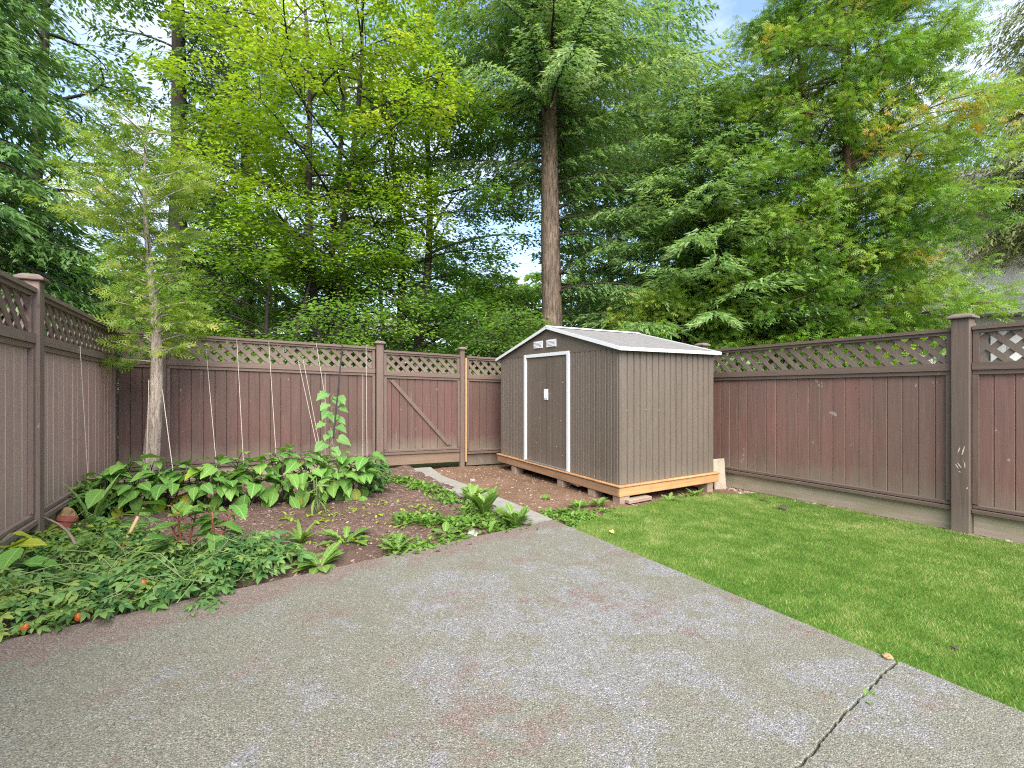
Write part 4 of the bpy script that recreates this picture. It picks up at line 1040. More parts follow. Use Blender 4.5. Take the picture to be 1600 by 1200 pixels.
# frame
fx0, fx1 = SX - 0.032, SX + 0.01
ZD = ZE + 0.02
sbox('door_jamb', (fx0, DY0, ZB), (fx1, DY0 + 0.062, ZD), M['white']); sbox('door_jamb', (fx0, DY1 - 0.062, ZB), (fx1, DY1, ZD), M['white'])
sbox('door_header', (fx0, DY0 + 0.064, ZD - 0.052), (fx1, DY1 - 0.064, ZD), M['white'])
sbox('door_sill', (fx0 - 0.01, DY0 + 0.064, ZB), (fx1, DY1 - 0.064, ZB + 0.022), M['sill'])
ds = 6.115
for a, b, xo in ((DY0 + 0.066, ds - 0.006, 0.0), (ds + 0.006, DY1 - 0.066, 0.004)):
    # door leaf with shallow vertical pressing
    mb = MB(); n = 10; ysx = np.linspace(a, b, 41)
    zz0, zz1 = ZB + 0.026, ZD - 0.056
    xf = SX - 0.012 + xo + 0.003 * (np.abs(((ysx - a) / (b - a) * 2.0) % 1.0 - 0.5) < 0.06)
    V = np.vstack([np.stack([xf, ysx, ysx * 0 + zz0], -1), np.stack([xf, ysx, ysx * 0 + zz1], -1)])
    k = len(ysx); F = [(i, i + k, i + k + 1, i + 1) for i in range(k - 1)]
    mb.add(V, F); mb.box((SX + 0.001 + xo, a, zz0), (SX + 0.012 + xo, b, zz1))
    d_ = recenter(mb, SO).build('door', M['shed'], shed)
    hy = ds - 0.032 if a < ds - 0.1 and b < ds + 0.001 else ds + 0.032
    mb = MB(); zc = 1.235
    mb.cbox((SX - 0.022 + xo, hy - 0.027, zc - 0.085), (SX - 0.010 + xo, hy + 0.027, zc + 0.085), 0.005)
    mb.cbox((SX - 0.040 + xo, hy - 0.012, zc - 0.055), (SX - 0.0225 + xo, hy - 0.004, zc + 0.055), 0.003)
    recenter(mb, SO).build('handle', M['white'], d_)
    for (q, z) in ((0.2, 1.42), (0.8, 1.25), (0.3, 0.85), (0.82, 0.72), (0.5, 0.45), (0.2, 0.33)):
        mb = MB(); y = a + (b - a) * q; mb.tube([(SX - 0.014 + xo, y, z), (SX - 0.019 + xo, y, z)], 0.006, 8); recenter(mb, SO).build('screw', M['screw'], d_)
for x in (4.28, 4.62, 4.86, 5.10, 5.45, 5.8):
    mb = MB(); z = 1.06 + 0.02 * rnd(1)[0]; mb.tube([(x, SY0 - 0.008, z), (x, SY0 - 0.016, z)], 0.006, 8); recenter(mb, SO).build('screw', M['screw'], shed)
for x in np.arange(4.25, 5.95, 0.226):
    mb = MB(); mb.tube([(x, SY0 - 0.008, ZB + 0.03), (x, SY0 - 0.016, ZB + 0.03)], 0.006, 8); recenter(mb, SO).build('screw', M['screw'], shed)
for y in (5.2, 5.35, 4.7, 4.95):
    mb = MB(); z = (1.06 if y > 5 else ZB + 0.03); mb.tube([(SX - 0.008, y, z), (SX - 0.016, y, z)], 0.006, 8); recenter(mb, SO).build('screw', M['screw'], shed)
# gable vents with louvres
for yc in (6.33, 5.96):
    zc = ZE + 0.165 - abs(yc - 6.14) * 0.0
    v_ = sbox('vent', (SX - 0.026, yc - 0.13, zc - 0.058), (SX - 0.014, yc + 0.13, zc + 0.058), M['white'])
    for k in range(5):
        z = zc - 0.040 + k * 0.020
        mb = MB(); mb.hexa([(SX - 0.027, yc - 0.112, z - 0.006), (SX - 0.027, yc + 0.112, z - 0.006), (SX - 0.0265, yc + 0.112, z + 0.006), (SX - 0.0265, yc - 0.112, z + 0.006),
                            (SX - 0.040, yc - 0.112, z - 0.010), (SX - 0.040, yc + 0.112, z - 0.010), (SX - 0.030, yc + 0.112, z + 0.006), (SX - 0.030, yc - 0.112, z + 0.006)])
        recenter(mb, SO).build('louvre', M['white'], v_)
# roof: steel sheets with standing ribs, white edge trims
XO0, XO1 = SX - 0.06, SXB + 0.06
OV = 0.085
sl = (ZR - ZE) / (YM - SY0)
def roof_pt(y, dz=0): return ZR - abs(y - YM) * sl + dz
for side, (ya, yb) in enumerate(((SY0 - OV, YM - 0.012), (SY1 + OV, YM + 0.012))):
    n = 6; wdt = (XO1 - XO0) / n
    for i in range(n):
        a = XO0 + i * wdt + 0.002; b = a + wdt - 0.004
        mb = MB()
        prof = [(a, 0), (b, 0), (b, 0.014), (b - 0.012, 0.014), (b - 0.016, 0.010), (a + wdt * 0.5 + 0.02, 0.010), (a + wdt * 0.5 + 0.012, 0.0125), (a + wdt * 0.5 - 0.012, 0.0125), (a + wdt * 0.5 - 0.02, 0.010), (a + 0.016, 0.010), (a + 0.012, 0.014), (a, 0.014)]
        k = len(prof)
        P0 = [(x, ya, roof_pt(ya, z)) for x, z in prof]; P1 = [(x, yb, roof_pt(yb, z)) for x, z in prof]
        mb.add(P0 + P1, [tuple(range(k))[::-1], tuple(range(k, 2 * k))] + [(q, (q + 1) % k, k + (q + 1) % k, k + q) for q in range(k)])
        recenter(mb, SO).build('roof_panel', M['roof'], shed)
    # eave trim + verge trims
    lo, hi = (ya - 0.014, ya - 0.001) if side == 0 else (ya + 0.001, ya + 0.014)
    mb = MB(); mb.cbox((XO0 - 0.012, lo, roof_pt(ya, -0.022)), (XO1 + 0.012, hi, roof_pt(ya, 0.024)), 0.003); recenter(mb, SO).build('eave_trim', M['white'], shed)
    for xx in (XO0 - 0.013, XO1 + 0.001):
        mb = MB(); mb.prism([(xx, ya, roof_pt(ya, -0.02)), (xx, yb, roof_pt(yb, -0.02)), (xx, yb, roof_pt(yb, 0.026)), (xx, ya, roof_pt(ya, 0.026))], (0.012, 0, 0)); recenter(mb, SO).build('verge_trim', M['white'], shed)
mb = MB(); mb.prism([(XO0 - 0.014, YM - 0.07, roof_pt(YM - 0.07, 0.0225)), (XO0 - 0.014, YM + 0.07, roof_pt(YM + 0.07, 0.0225)), (XO0 - 0.014, YM + 0.07, roof_pt(YM + 0.07, 0.028)), (XO0 - 0.014, YM, ZR + 0.034), (XO0 - 0.014, YM - 0.07, roof_pt(YM - 0.07, 0.028))], (XO1 - XO0 + 0.028, 0, 0)); recenter(mb, SO).build('ridge_cap', M['white'], shed)

# blocks under the platform and loose boards
def block(label, lo, hi, mat, rz=0.0, name='support_block', cat='block', group=None, tilt=0.0):
    lo = np.array(lo); hi = np.array(hi); c = (lo + hi) / 2; c[2] = lo[2]
    mb = MB(); mb.cbox(lo - c, hi - c, 0.006)
    o = mb.build(name, mat, None, c, (tilt, 0, rz)); return tag(o, label, cat, group)
for i, (y, lab) in enumerate([(7.1, 'timber block under the far end of the shed front'), (5.72, 'timber block under the shed door'), (5.0, 'timber block under the grey scrap board'), (4.50, 'timber block under the front corner of the platform')]):
    z = dirt_z(np.array([4.2]), np.array([y]))[0]
    block(lab, (4.135, y - 0.07, z - 0.03), (4.30, y + 0.07, -0.031), M['greywood'], group='blocks under the platform')
for x, lab in ((5.9, 'timber block under the corner nearest the right fence'),):
    z = dirt_z(np.array([x]), np.array([4.5]))[0]
    block(lab, (x - 0.06, 4.45, z - 0.03), (x + 0.06, 4.62, -0.028), M['greywood'], group='blocks under the platform')
p = gp(910, 765, -0.05)
block('grey scrap board sticking out below the shed front', (p[0] - 0.13, p[1] - 0.10, -0.005 - 0.05), (p[0] + 0.10, p[1] + 0.16, -0.015), M['greywood'], R(-8), 'scrap_board', 'board')
p = gp(996, 782, -0.03)
block('weathered plank lying below the shed side', (p[0] - 0.20, p[1] - 0.05, p[2] - 0.01), (p[0] + 0.22, p[1] + 0.07, p[2] + 0.035), M['greywood'], R(3), 'loose_plank', 'plank')
p = np.array([6.19, 4.50, gz(6.19, 4.5) - 0.06])
block('pale plywood offcut leaning between the shed and the right fence', (p[0] - 0.11, p[1] - 0.012, p[2]), (p[0] + 0.11, p[1] + 0.012, p[2] + 0.46), M['plywood'], R(-10), 'plywood_offcut', 'board', tilt=R(-5))

# ------------------------------------------------------------------ lawn
LW0, LW1 = 2.83, 6.30
def lawn_in(x, y):
    n = 0.05 * np.sin(x * 7) + 0.04 * np.sin(y * 9 + 1)
    top = np.interp(x, [2.83, 3.02, 3.34, 4.2, 5.0, 5.74, 6.33], [3.62, 3.86, 3.98, 4.16, 4.25, 4.13, 4.0]) + n * 0.6
    return (x > np.where(y < 1.06, 2.835, 2.818) - 0.02 * np.clip(fbm(y * 14, y * 0 + 4.4, 3) + 0.1, 0, 1)) & (x < LW1 + n * 0.5) & (y < top)
def lawn_z(x, y): return gz(x, y) - 0.022 + 0.02 * fbm(x * 1.1, y * 1.1, 2)
o = grid_sheet('lawn_base', np.arange(2.825, 6.42, 0.05), np.arange(-1.5, 4.4, 0.05), lawn_z, M['turf'], lawn_in); tag(o, kind='structure')
fol = Fol()
# density falls with distance from the camera so every blade counts
N = 310000
px_ = 2.83 + 3.55 * rng.random(N); py_ = -0.9 + 5.3 * rng.random(N)
k = lawn_in(px_, py_); px_, py_ = px_[k], py_[k]
depth = px_ * FW[0] + py_ * FW[1]
k = depth > 1.2; px_, py_, depth = px_[k], py_[k], depth[k]
N = len(px_)
pos = np.stack([px_, py_, lawn_z(px_, py_) - 0.002], -1)
az = rng.random(N) * 2 * np.pi
lean = nrm(np.stack([np.cos(az) * 0.55, np.sin(az) * 0.55, np.ones(N)], -1) + np.array([0.25, -0.1, 0]))
tint = 0.45 + 0.65 * fbm(px_ * 1.3, py_ * 1.3, 3) + 1.1 * fbm(px_ * 7, py_ * 7, 3) + rng.normal(0, 0.20, N) + 0.6 * (rng.random(N) < 0.05)
fol.add(TBLADE, pos, lean, np.stack([-np.sin(az), np.cos(az), 0.3 * np.ones(N)], -1), 0.023 * (0.6 + 0.8 * rng.random(N)), np.clip(tint, 0, 1), 0.19)
o = fol.build('lawn_grass', M['grass'], kind='stuff'); tag(o, 'short bright green lawn grass beside the patio', 'grass')

# ------------------------------------------------------------------ mulch chips and gravel
def chip_stuff(name, label, cat, n, xr, yr, zf, mask, mat, size, wt=0.35):
    x = xr[0] + (xr[1] - xr[0]) * rng.random(n); y = yr[0] + (yr[1] - yr[0]) * rng.random(n)
    k = mask(x, y); x, y = x[k], y[k]; n = len(x)
    fol = Fol(); az = rng.random(n) * 6.28
    d = np.stack([np.cos(az), np.sin(az), rnd(n, 0.3)], -1)
    tv = np.array([[-0.5, 0, 0], [0.5, 0, 0], [0.4, 1, 0], [-0.4, 1, 0], [-0.35, 0.1, 0.35], [0.35, 0.1, 0.35], [0.3, 0.9, 0.35], [-0.3, 0.9, 0.35]], float); tv[:, 1] -= 0.5
    tf = np.array([[4, 5, 6, 7], [0, 1, 5, 4], [1, 2, 6, 5], [2, 3, 7, 6], [3, 0, 4, 7]])
    fol.add((tv * [wt, 1, wt], tf), np.stack([x, y, zf(x, y)], -1), d, UP + rvec(n, 0.25), size * (0.4 + rng.random(n) ** 2 * 1.5), rng.random(n), 1.0)
    o = fol.build(name, mat, kind='stuff'); return tag(o, label, cat)
chip_stuff('mulch', 'brown bark mulch scattered over the garden bed', 'mulch', 21000, (-1.4, 2.5), (3.3, 7.9), soil_z, lambda x, y: (y > slab_edge(x) + 0.03) & (fbm(x * 1.5, y * 1.5, 3) > -0.16), M['chips'], 0.021)
chip_stuff('wood_chips', 'wood chips and crumbs on the bare dirt beside the shed', 'wood chips', 2200, (2.88, 4.9), (3.9, 7.9), dirt_z, lambda x, y: (x > 2.9) & ((y > 4.0)), M['gravel'], 0.022, 0.4)
chip_stuff('gravel', 'loose gravel along the foot of the right fence', 'gravel', 2600, (6.2, 6.42), (-1.2, 5.0), dirt_z, lambda x, y: x > 6.22, M['gravel'], 0.034, 0.75)


# ------------------------------------------------------------------ houses beyond the trees
def hbox(name, lo, hi, mat, parent, org):
    mb = MB(); mb.box(lo, hi); return recenter(mb, org).build(name, mat, parent)
ho = np.array([20.0, 3.0, 0.0])
h = thing('house', 'white house with grey fascia and curtained windows at the far right', 'house', ho)
h.rotation_euler[2] = R(40); h.location[2] = -0.65
hbox('lower_wall', (20.9, -7, -0.4), (28, 6.6, 4.05), M['hwall'], h, ho)
hbox('fascia', (19.9, -7, 4.06), (28.2, 6.9, 4.62), M['fascia'], h, ho)
hbox('upper_wall', (20.3, -7, 4.63), (28, 6.6, 7.4), M['hwall'], h, ho)
mb = MB(); mb.prism([(19.6, -7.2, 7.41), (19.6, 7.0, 7.41), (24.1, 7.0, 9.6), (24.1, -7.2, 9.6)], (0, 0, 0.15)); recenter(mb, ho).build('roof', M['hroof'], h)
for yy in (5.3, 3.2, 1.1, -1.2):
    fr = hbox('window', (20.84, yy - 0.85, 1.9), (20.895, yy + 0.85, 3.75), M['fascia'], h, ho)
    hbox('pane', (20.82, yy - 0.78, 1.97), (20.838, yy - 0.04, 3.68), M['glass'], fr, ho); hbox('pane', (20.82, yy + 0.04, 1.97), (20.838, yy + 0.78, 3.68), M['glass'], fr, ho)
    hbox('curtain', (20.80, yy + 0.30, 1.97), (20.818, yy + 0.76, 3.68), M['curtain'], fr, ho); hbox('curtain', (20.80, yy - 0.76, 1.97), (20.818, yy - 0.40, 3.68), M['curtain'], fr, ho)
ho = np.array([-3.0, 33.0, -0.4])
h = thing('house', 'pale low house glimpsed through the wood above the back fence', 'house', ho)
hbox('wall', (-14, 33, -0.4), (12, 40, 4.6), M['hwall'], h, ho)
mb = MB(); mb.prism([(-14.5, 32.4, 4.61), (12.5, 32.4, 4.61), (12.5, 36.5, 6.6), (-14.5, 36.5, 6.6)], (0, 0, 0.15)); recenter(mb, ho).build('roof', M['hroof'], h)
for xx in (-11, -7, -3, 1, 5, 9):
    fr = hbox('window', (xx - 0.9, 32.94, 1.4), (xx + 0.9, 32.995, 3.2), M['fascia'], h, ho); hbox('pane', (xx - 0.8, 32.92, 1.5), (xx + 0.8, 32.938, 3.1), M['glass'], fr, ho)
ho = np.array([-7.0, 9.0, 0.0])
h = thing('house', 'pale house wall glimpsed through the left fence lattice', 'house', ho)
hbox('wall', (-14, 2.0, -0.2), (-7, 16.5, 2.7), M['hwall'], h, ho)
mb = MB(); mb.prism([(-6.6, 1.7, 2.71), (-6.6, 16.8, 2.71), (-10.5, 16.8, 4.0), (-10.5, 1.7, 4.0)], (0, 0, 0.12)); recenter(mb, ho).build('roof', M['hroof'], h)
fr = hbox('window', (-6.995, 10.0, 0.9), (-6.94, 11.6, 2.1), M['fascia'], h, ho); hbox('pane', (-6.938, 10.1, 1.0), (-6.92, 11.5, 2.0), M['glass'], fr, ho)

# ------------------------------------------------------------------ the small cedar inside the yard
cb = gp(240, 768); CX = cb.copy()
def yc_prof(h):
    if h < 2.75: return 0.50 - 0.12 * abs(h - 2.1)
    if h < 3.10: return 0.42
    return max(0.10, 1.0 - 0.62 * ((h - 3.1) / 1.5) ** 1.5)
conifer('small_cedar', 'thin yellowing cedar with bare pale trunk in the garden corner', cb, 4.70, 1.55, 0.72, 0.098, M['lf_ycedar'], M['bark_pale'],
        nb=80, tw=0.075, sprig=0.14, seed=121, droop=0.15, up=0.45, hang=0.12, tintc=0.42, style='fan', prof=yc_prof, tmax=0.26, dens=0.95, gap=0.24, limb=0.10, tap=1.25, lean=(-0.05, 0.0))

# ------------------------------------------------------------------ leafy garden plants
OV = T_ovate([(0, 0.015), (0.10, 0.17), (0.30, 0.31), (0.52, 0.33), (0.75, 0.22), (0.92, 0.08), (1.0, 0.005)], 0.30, 0.28, 0.10)
OV2 = T_ovate([(0, 0.015), (0.12, 0.22), (0.32, 0.33), (0.55, 0.30), (0.78, 0.19), (1.0, 0.005)], 0.55, 0.15, 0.16)
OV3 = T_ovate([(0, 0.012), (0.15, 0.12), (0.40, 0.24), (0.65, 0.22), (0.85, 0.12), (1.0, 0.004)], 0.15, 0.35, 0.12)
LOBE = T_ovate([(0, 0.02), (-0.06, 0.26), (0.14, 0.40), (0.30, 0.46), (0.42, 0.34), (0.58, 0.36), (0.76, 0.18), (1.0, 0.005)], 0.30, 0.16, 0.10)
STRAP = T_ovate([(0, 0.05), (0.25, 0.085), (0.5, 0.10), (0.75, 0.085), (0.92, 0.04), (1.0, 0.003)], 0.35, 0.4, 0.0)
DAND = T_ovate([(0, 0.03), (0.12, 0.07), (0.22, 0.045), (0.34, 0.13), (0.42, 0.075), (0.55, 0.19), (0.64, 0.12), (0.78, 0.20), (0.90, 0.10), (1.0, 0.004)], 0.45, 0.25, 0.12)
SPAT = T_ovate([(0, 0.03), (0.2, 0.06), (0.45, 0.15), (0.68, 0.20), (0.86, 0.14), (1.0, 0.01)], 0.40, 0.3, 0.05)
def tmesh(t, mat, name='leaf'):
    m = quad_mesh(name, t[0], t[1], mat, smooth=True); return m
EGG = [tmesh(t, M['eggleaf']) for t in (OV, OV2, OV3)]; YEL = tmesh(OV, M['yleaf']); CUC = tmesh(LOBE, M['cucleaf'])
WST = tmesh(STRAP, M['weedleaf']); WOV = tmesh(STRAP, M['weedleaf']); WDA = tmesh(DAND, M['weedleaf']); WSP = tmesh(SPAT, M['weedleaf']); YST = tmesh(STRAP, M['yweed'])
def leaf_obj(parent, mesh, p, d, n, size, wd=1.0):
    fr = frames(np.array([d], float), np.array([n], float))[0]
    mt = Matrix([[fr[0][0] * size * wd, fr[0][1] * size, fr[0][2] * size, p[0]], [fr[1][0] * size * wd, fr[1][1] * size, fr[1][2] * size, p[1]], [fr[2][0] * size * wd, fr[2][1] * size, fr[2][2] * size, p[2]], [0, 0, 0, 1]])
    o = bpy.data.objects.new('leaf', mesh); COL.objects.link(o); o.parent = parent; o.matrix_local = mt
    return o
def big_plant(label, px, py, hgt, n, lsz, seed, meshes=EGG, stemmat='darkstem', spread=1.0, yel=0.04, cat='plant', name='leafy_plant', group=None, tilt=0.25):
    r = np.random.default_rng(seed)
    b = gp(px, py); b[2] = float(soil_z(b[0:1], b[1:2])[0]) - 0.01
    root = thing(name, label, cat, b, group=group)
    mb = MB(); ns = 3
    stems = []
    for k in range(ns):
        a = k * 2.1 + r.random(); e = np.array([math.cos(a) * 0.13 * spread, math.sin(a) * 0.13 * spread, hgt * (0.72 + 0.25 * r.random())])
        pts = np.stack([np.linspace(0, e[q], 5) for q in range(3)], -1); pts[1:4, :2] += r.normal(0, 0.008, (3, 2)); mb.tube(pts, np.linspace(0.010, 0.005, 5), 5); stems.append(pts)
    for i in range(n):
        u = (i + r.random()) / n; st = stems[i % ns]; q = 0.28 + 0.72 * u
        p0 = np.array([np.interp(q, np.linspace(0, 1, 5), st[:, k]) for k in range(3)])
        a = i * 2.4 + r.random()
        low = u < 0.25
        d = np.array([math.cos(a), math.sin(a), (0.45 * u - 0.05 + r.normal(0, 0.2)) if not low else -0.5])
        pl_ = lsz * (0.35 + 0.4 * r.random()) * spread
        p1 = p0 + d / np.linalg.norm(d) * pl_ + np.array([0, 0, 0.04 * u])
        p1[2] = max(p1[2], 0.05)
        mb.tube([p0, (p0 + p1) / 2 + [0, 0, 0.015], p1], 0.0035, 4)
        d2 = d.copy(); d2[2] = d2[2] * 0.5 - tilt - (0.7 if low else 0) + r.normal(0, 0.18)
        me = YEL if (low and r.random() < 0.22 * (yel > 0)) or r.random() < yel * 0.4 else meshes[r.integers(len(meshes))]
        nn = np.array([r.normal(0, 0.3), r.normal(0, 0.3), 1.0]) + 0.25 * d
        leaf_obj(root, me, p1, d2, nn, lsz * (0.72 + 0.5 * r.random()) * (0.85 if u > 0.9 else 1))
    new_obj('stem', mb.mesh('stem', M[stemmat], True), root)
    return root
row = [(178, 806, 'broad leaved plant at the left end of the leafy row, below the small cedar'), (222, 803, 'broad leaved plant just left of the twine beside the cedar trunk'), (268, 801, 'broad leaved plant right of the cedar trunk, third in the leafy row'),
       (312, 797, 'broad leaved plant below the leftmost twine on the back fence'), (355, 793, 'broad leaved plant below the second twine on the back fence'), (398, 791, 'broad leaved plant in the middle of the leafy row'),
       (440, 788, 'broad leaved plant below the slanting twine in mid row'), (482, 784, 'broad leaved plant left of the climbing vine'), (522, 782, 'broad leaved plant in front of the climbing vine'), (558, 778, 'broad leaved plant at the right end of the leafy row beside the small bush')]
for i, (px, py, lab) in enumerate(row):
    big_plant(lab, px, py, 0.50 + 0.09 * (i > 5) + 0.05 * math.sin(i * 2.1), 38, 0.20, 200 + i, group='broad leaved plants along the back fence')
big_plant('small broad leaved plant against the left fence', 132, 798, 0.40, 18, 0.13, 230, spread=0.9)
big_plant('chard like plant with red stalks in front of the bare soil', 288, 884, 0.46, 18, 0.20, 231, [EGG[2], EGG[2], EGG[0]], 'redstem', 0.7, 0.06, name='chard_plant', tilt=-0.25)
big_plant('curled leafy plant on a dark stem beside the red stalked one', 342, 878, 0.44, 18, 0.17, 232, [EGG[0], EGG[1]], 'redstem', 0.8, 0.06, name='leafy_plant', tilt=0.1)
big_plant('plant with large yellow green leaves at the far left edge of the bed', 8, 925, 0.30, 14, 0.17, 233, [YEL, YEL, EGG[0]], 'stem', 0.8, 0.5, name='squash_plant')
big_plant('tall narrow green plant standing before the leafy row', 497, 800, 0.42, 22, 0.15, 234, [WST, WOV], 'stem', 0.35, 0.0, name='tall_weed', tilt=-0.1)

# climbing vine on its twine
b = gp(512, 782); vt = on_y(524, 545, 7.97); vb = b.copy()
root = thing('climbing_vine', 'climbing vine with lobed leaves winding up a twine', 'vine', b)
r = np.random.default_rng(5); mb = MB(); P_ = [np.zeros(3)]
for i in range(26):
    t = (i + 0.5) / 26 * 0.62; p = (vt - vb) * t; p[2] = (vt - vb)[2] * t * 1.05
    w_ = np.array([math.cos(i * 2.0), math.sin(i * 2.0), 0]); P_.append(p + w_ * 0.02)
    d = np.array([math.cos(i * 2.4), -abs(math.sin(i * 2.4)) - 0.2, 0.1]); e = p + d * 0.09
    mb.tube([p + w_ * 0.02, e], 0.003, 4)
    leaf_obj(root, CUC, e, d + np.array([0, 0, -0.5]), np.array([0.1 * r.normal(), -0.6, 0.9]), 0.165 * (0.7 + 0.5 * r.random()))
mb.tube(P_, np.linspace(0.007, 0.003, len(P_)), 5)
new_obj('stem', mb.mesh('stem', M['stem'], True), root)

# small round bush at the right end of the row, made of many small leaves
def small_bush(label, px, py, hgt, rad, n, lsz, mat, seed, name='small_bush', cat='bush', tmpl=None, tc=0.6, zf=soil_z, squash=1.0):
    global rng
    keep = rng; rng = np.random.default_rng(seed)
    b = gp(px, py); b[2] = float(zf(b[0:1], b[1:2])[0]) - 0.01
    root = thing(name, label, cat, b)
    mb = MB(); fol = Fol()
    for k in range(9):
        a = k * 2.4; e = np.array([math.cos(a) * rad * 0.6, math.sin(a) * rad * 0.6, hgt * (0.6 + 0.3 * rng.random())])
        pts = np.array([[0, 0, 0], e * [0.3, 0.3, 0.5], e]); mb.tube(pts, [0.008, 0.006, 0.003], 5)
    v = nrm(rvec(n)) * (rng.random(n)[:, None] ** 0.45); pp = v * [rad, rad, hgt * 0.5] + [0, 0, hgt * 0.52]
    dd = v * [1, 1, 0.4] + rvec(n, 0.35); dd[:, 2] -= 0.15
    fol.add(tmpl or TOV, pp, dd, UP + rvec(n, 0.4) + v * 0.4, lsz * (0.6 + 0.7 * rng.random(n)), np.clip(tc + 0.2 * v[:, 2] + rng.normal(0, 0.14, n), 0, 1))
    new_obj('stem', mb.mesh('stem', M['stem'], True), root)
    fol.build('foliage', M[mat], root)
    rng = keep
    return root
TOV = T_ovate([(0, 0.02), (0.3, 0.26), (0.65, 0.22), (1.0, 0.01)], 0.2, 0.25, 0.05)
small_bush('small round bush at the right end of the leafy row', 583, 768, 0.50, 0.20, 520, 0.075, 'cucleaf', 301, tc=0.5)
small_bush('dark small leaved bush in the corner by the left fence', 160, 806, 0.40, 0.24, 420, 0.085, 'tomleaf', 302, tc=0.5)

# blade plants and weeds whose leaves can be told apart
def blade_plant(label, px, py, hgt, n, wd, seed, mesh=None, splay=0.4, cat='weed', name='weed', zf=soil_z, group=None):
    r = np.random.default_rng(seed)
    b = gp(px, py); b[2] = float(zf(b[0:1], b[1:2])[0]) - 0.005
    root = thing(name, label, cat, b, group=group)
    for i in range(n):
        a = i * 2.4 + r.random() * 0.6; s_ = splay * (0.35 + 0.9 * r.random())
        d = np.array([math.cos(a) * s_, math.sin(a) * s_, 1.0]); d /= np.linalg.norm(d)
        nn = np.array([-math.cos(a), -math.sin(a), 0.3]) * -1.0 + np.array([0, 0, 0.5])
        nn = np.array([math.cos(a), math.sin(a), s_]) * -1.0
        leaf_obj(root, mesh or WST, np.array([math.cos(a), math.sin(a), 0]) * 0.012, d, -nn if False else np.array([-math.cos(a) * d[2], -math.sin(a) * d[2], s_]), hgt * (0.65 + 0.5 * r.random()), wd)
    return root
blade_plant('tall pale blade leaved plant in the corner by the left fence', 143, 828, 0.46, 6, 0.38, 311, splay=0.20, cat='plant', name='blade_plant')
blade_plant('tall upright leafy weed beside the path', 757, 806, 0.30, 24, 0.95, 312, WSP, splay=0.34)
blade_plant('dark upright weed at the pointed corner of the patio', 806, 820, 0.24, 22, 0.85, 313, WDA, splay=0.5)
blade_plant('spreading leafy weed on the far side of the tall path weed', 738, 780, 0.22, 20, 1.0, 314, WDA, splay=0.8)
blade_plant('broad rosette weed on the soil right of the bare middle', 695, 835, 0.15, 18, 1.1, 315, WSP, splay=1.6)
blade_plant('broad leaved rosette weed at the patio edge', 500, 882, 0.19, 22, 1.1, 316, WSP, splay=1.7)
blade_plant('yellowing strappy weed in front of the tall narrow plant', 470, 842, 0.20, 18, 0.8, 317, YST, 1.0)
blade_plant('strappy weed with drooping pale leaves near the patio edge', 540, 845, 0.24, 18, 0.8, 318, WDA, splay=1.3)
blade_plant('lone small weed in the bare dirt before the shed', 852, 775, 0.10, 9, 1.0, 319, WSP, splay=0.9, zf=dirt_z)
blade_plant('weed growing in the crack between the two patio slabs', 1352, 1087, 0.055, 16, 1.3, 320, WDA, splay=1.5, zf=lambda x, y: gz(x, y) - 0.02)
blade_plant('small leafy weed at the middle of the patio edge', 620, 857, 0.14, 18, 1.0, 321, WDA, splay=1.2)
blade_plant('weed beside the plank under the shed side', 1045, 779, 0.13, 14, 1.0, 322, WDA, splay=0.8, zf=dirt_z)
blade_plant('weed under the right end of the shed side', 1088, 771, 0.14, 13, 1.0, 323, WSP, splay=0.7, zf=dirt_z)
blade_plant('weed below the scrap board at the shed front', 905, 786, 0.14, 14, 1.0, 324, WDA, splay=0.8, zf=dirt_z)
blade_plant('weed by the front corner of the timber platform', 935, 784, 0.15, 15, 1.0, 325, WSP, splay=0.8, zf=dirt_z)

# low weeds nobody could count, in strips
def px_poly(poly, n):
    poly = np.array(poly, float); lo = poly.min(0); hi = poly.max(0)
    P = []
    g = np.array([gp(x, y)[:2] for x, y in poly]); lo = g.min(0); hi = g.max(0)
    q = lo + (hi - lo) * rng.random((n * 4, 2)); ins = np.zeros(len(q), bool); j = len(g) - 1
    for i in range(len(g)):
        c = ((g[i, 1] > q[:, 1]) != (g[j, 1] > q[:, 1])) & (q[:, 0] < (g[j, 0] - g[i, 0]) * (q[:, 1] - g[i, 1]) / (g[j, 1] - g[i, 1] + 1e-9) + g[i, 0]); ins ^= c; j = i
    return q[ins][:n]
def weed_patch(name, label, cat, poly, n, lsz, hgt, mat, zf, per=7, tmpl=None, clump=0.05, tc=0.5, tufts=True):
    q = px_poly(poly, n); n = len(q)
    if tufts: k = fbm(q[:, 0] * 3.1 + 5, q[:, 1] * 3.1, 2) > -0.10; q = q[k]; n = len(q)
    fol = Fol()
    idx = np.repeat(np.arange(n), per); m_ = len(idx)
    az = rng.random(m_) * 6.283; el = rng.random(m_) * 1.1 + 0.1
    d = np.stack([np.cos(az), np.sin(az), el], -1)
    off = rvec(m_, clump); off[:, 2] = 0
    xy = q[idx] + off[:, :2]
    hz = hgt * rng.random(m_) ** 1.5
    pos = np.stack([xy[:, 0], xy[:, 1], zf(xy[:, 0], xy[:, 1]) + hz], -1)
    fol.add(tmpl or TOV, pos, d, UP + np.stack([-np.cos(az), -np.sin(az), az * 0], -1) * el[:, None] * 0.7 + rvec(m_, 0.2), lsz * (0.5 + 0.8 * rng.random(m_)), np.clip(tc + rng.normal(0, 0.2, m_), 0, 1))
    o = fol.build(name, M[mat], kind='stuff'); return tag(o, label, cat)
weed_patch('weeds', 'strip of low weeds along the left side of the path', 'weeds', [(600, 752), (625, 746), (690, 766), (740, 785), (790, 806), (770, 818), (720, 795), (650, 768)], 230, 0.06, 0.03, 'weed', soil_z)
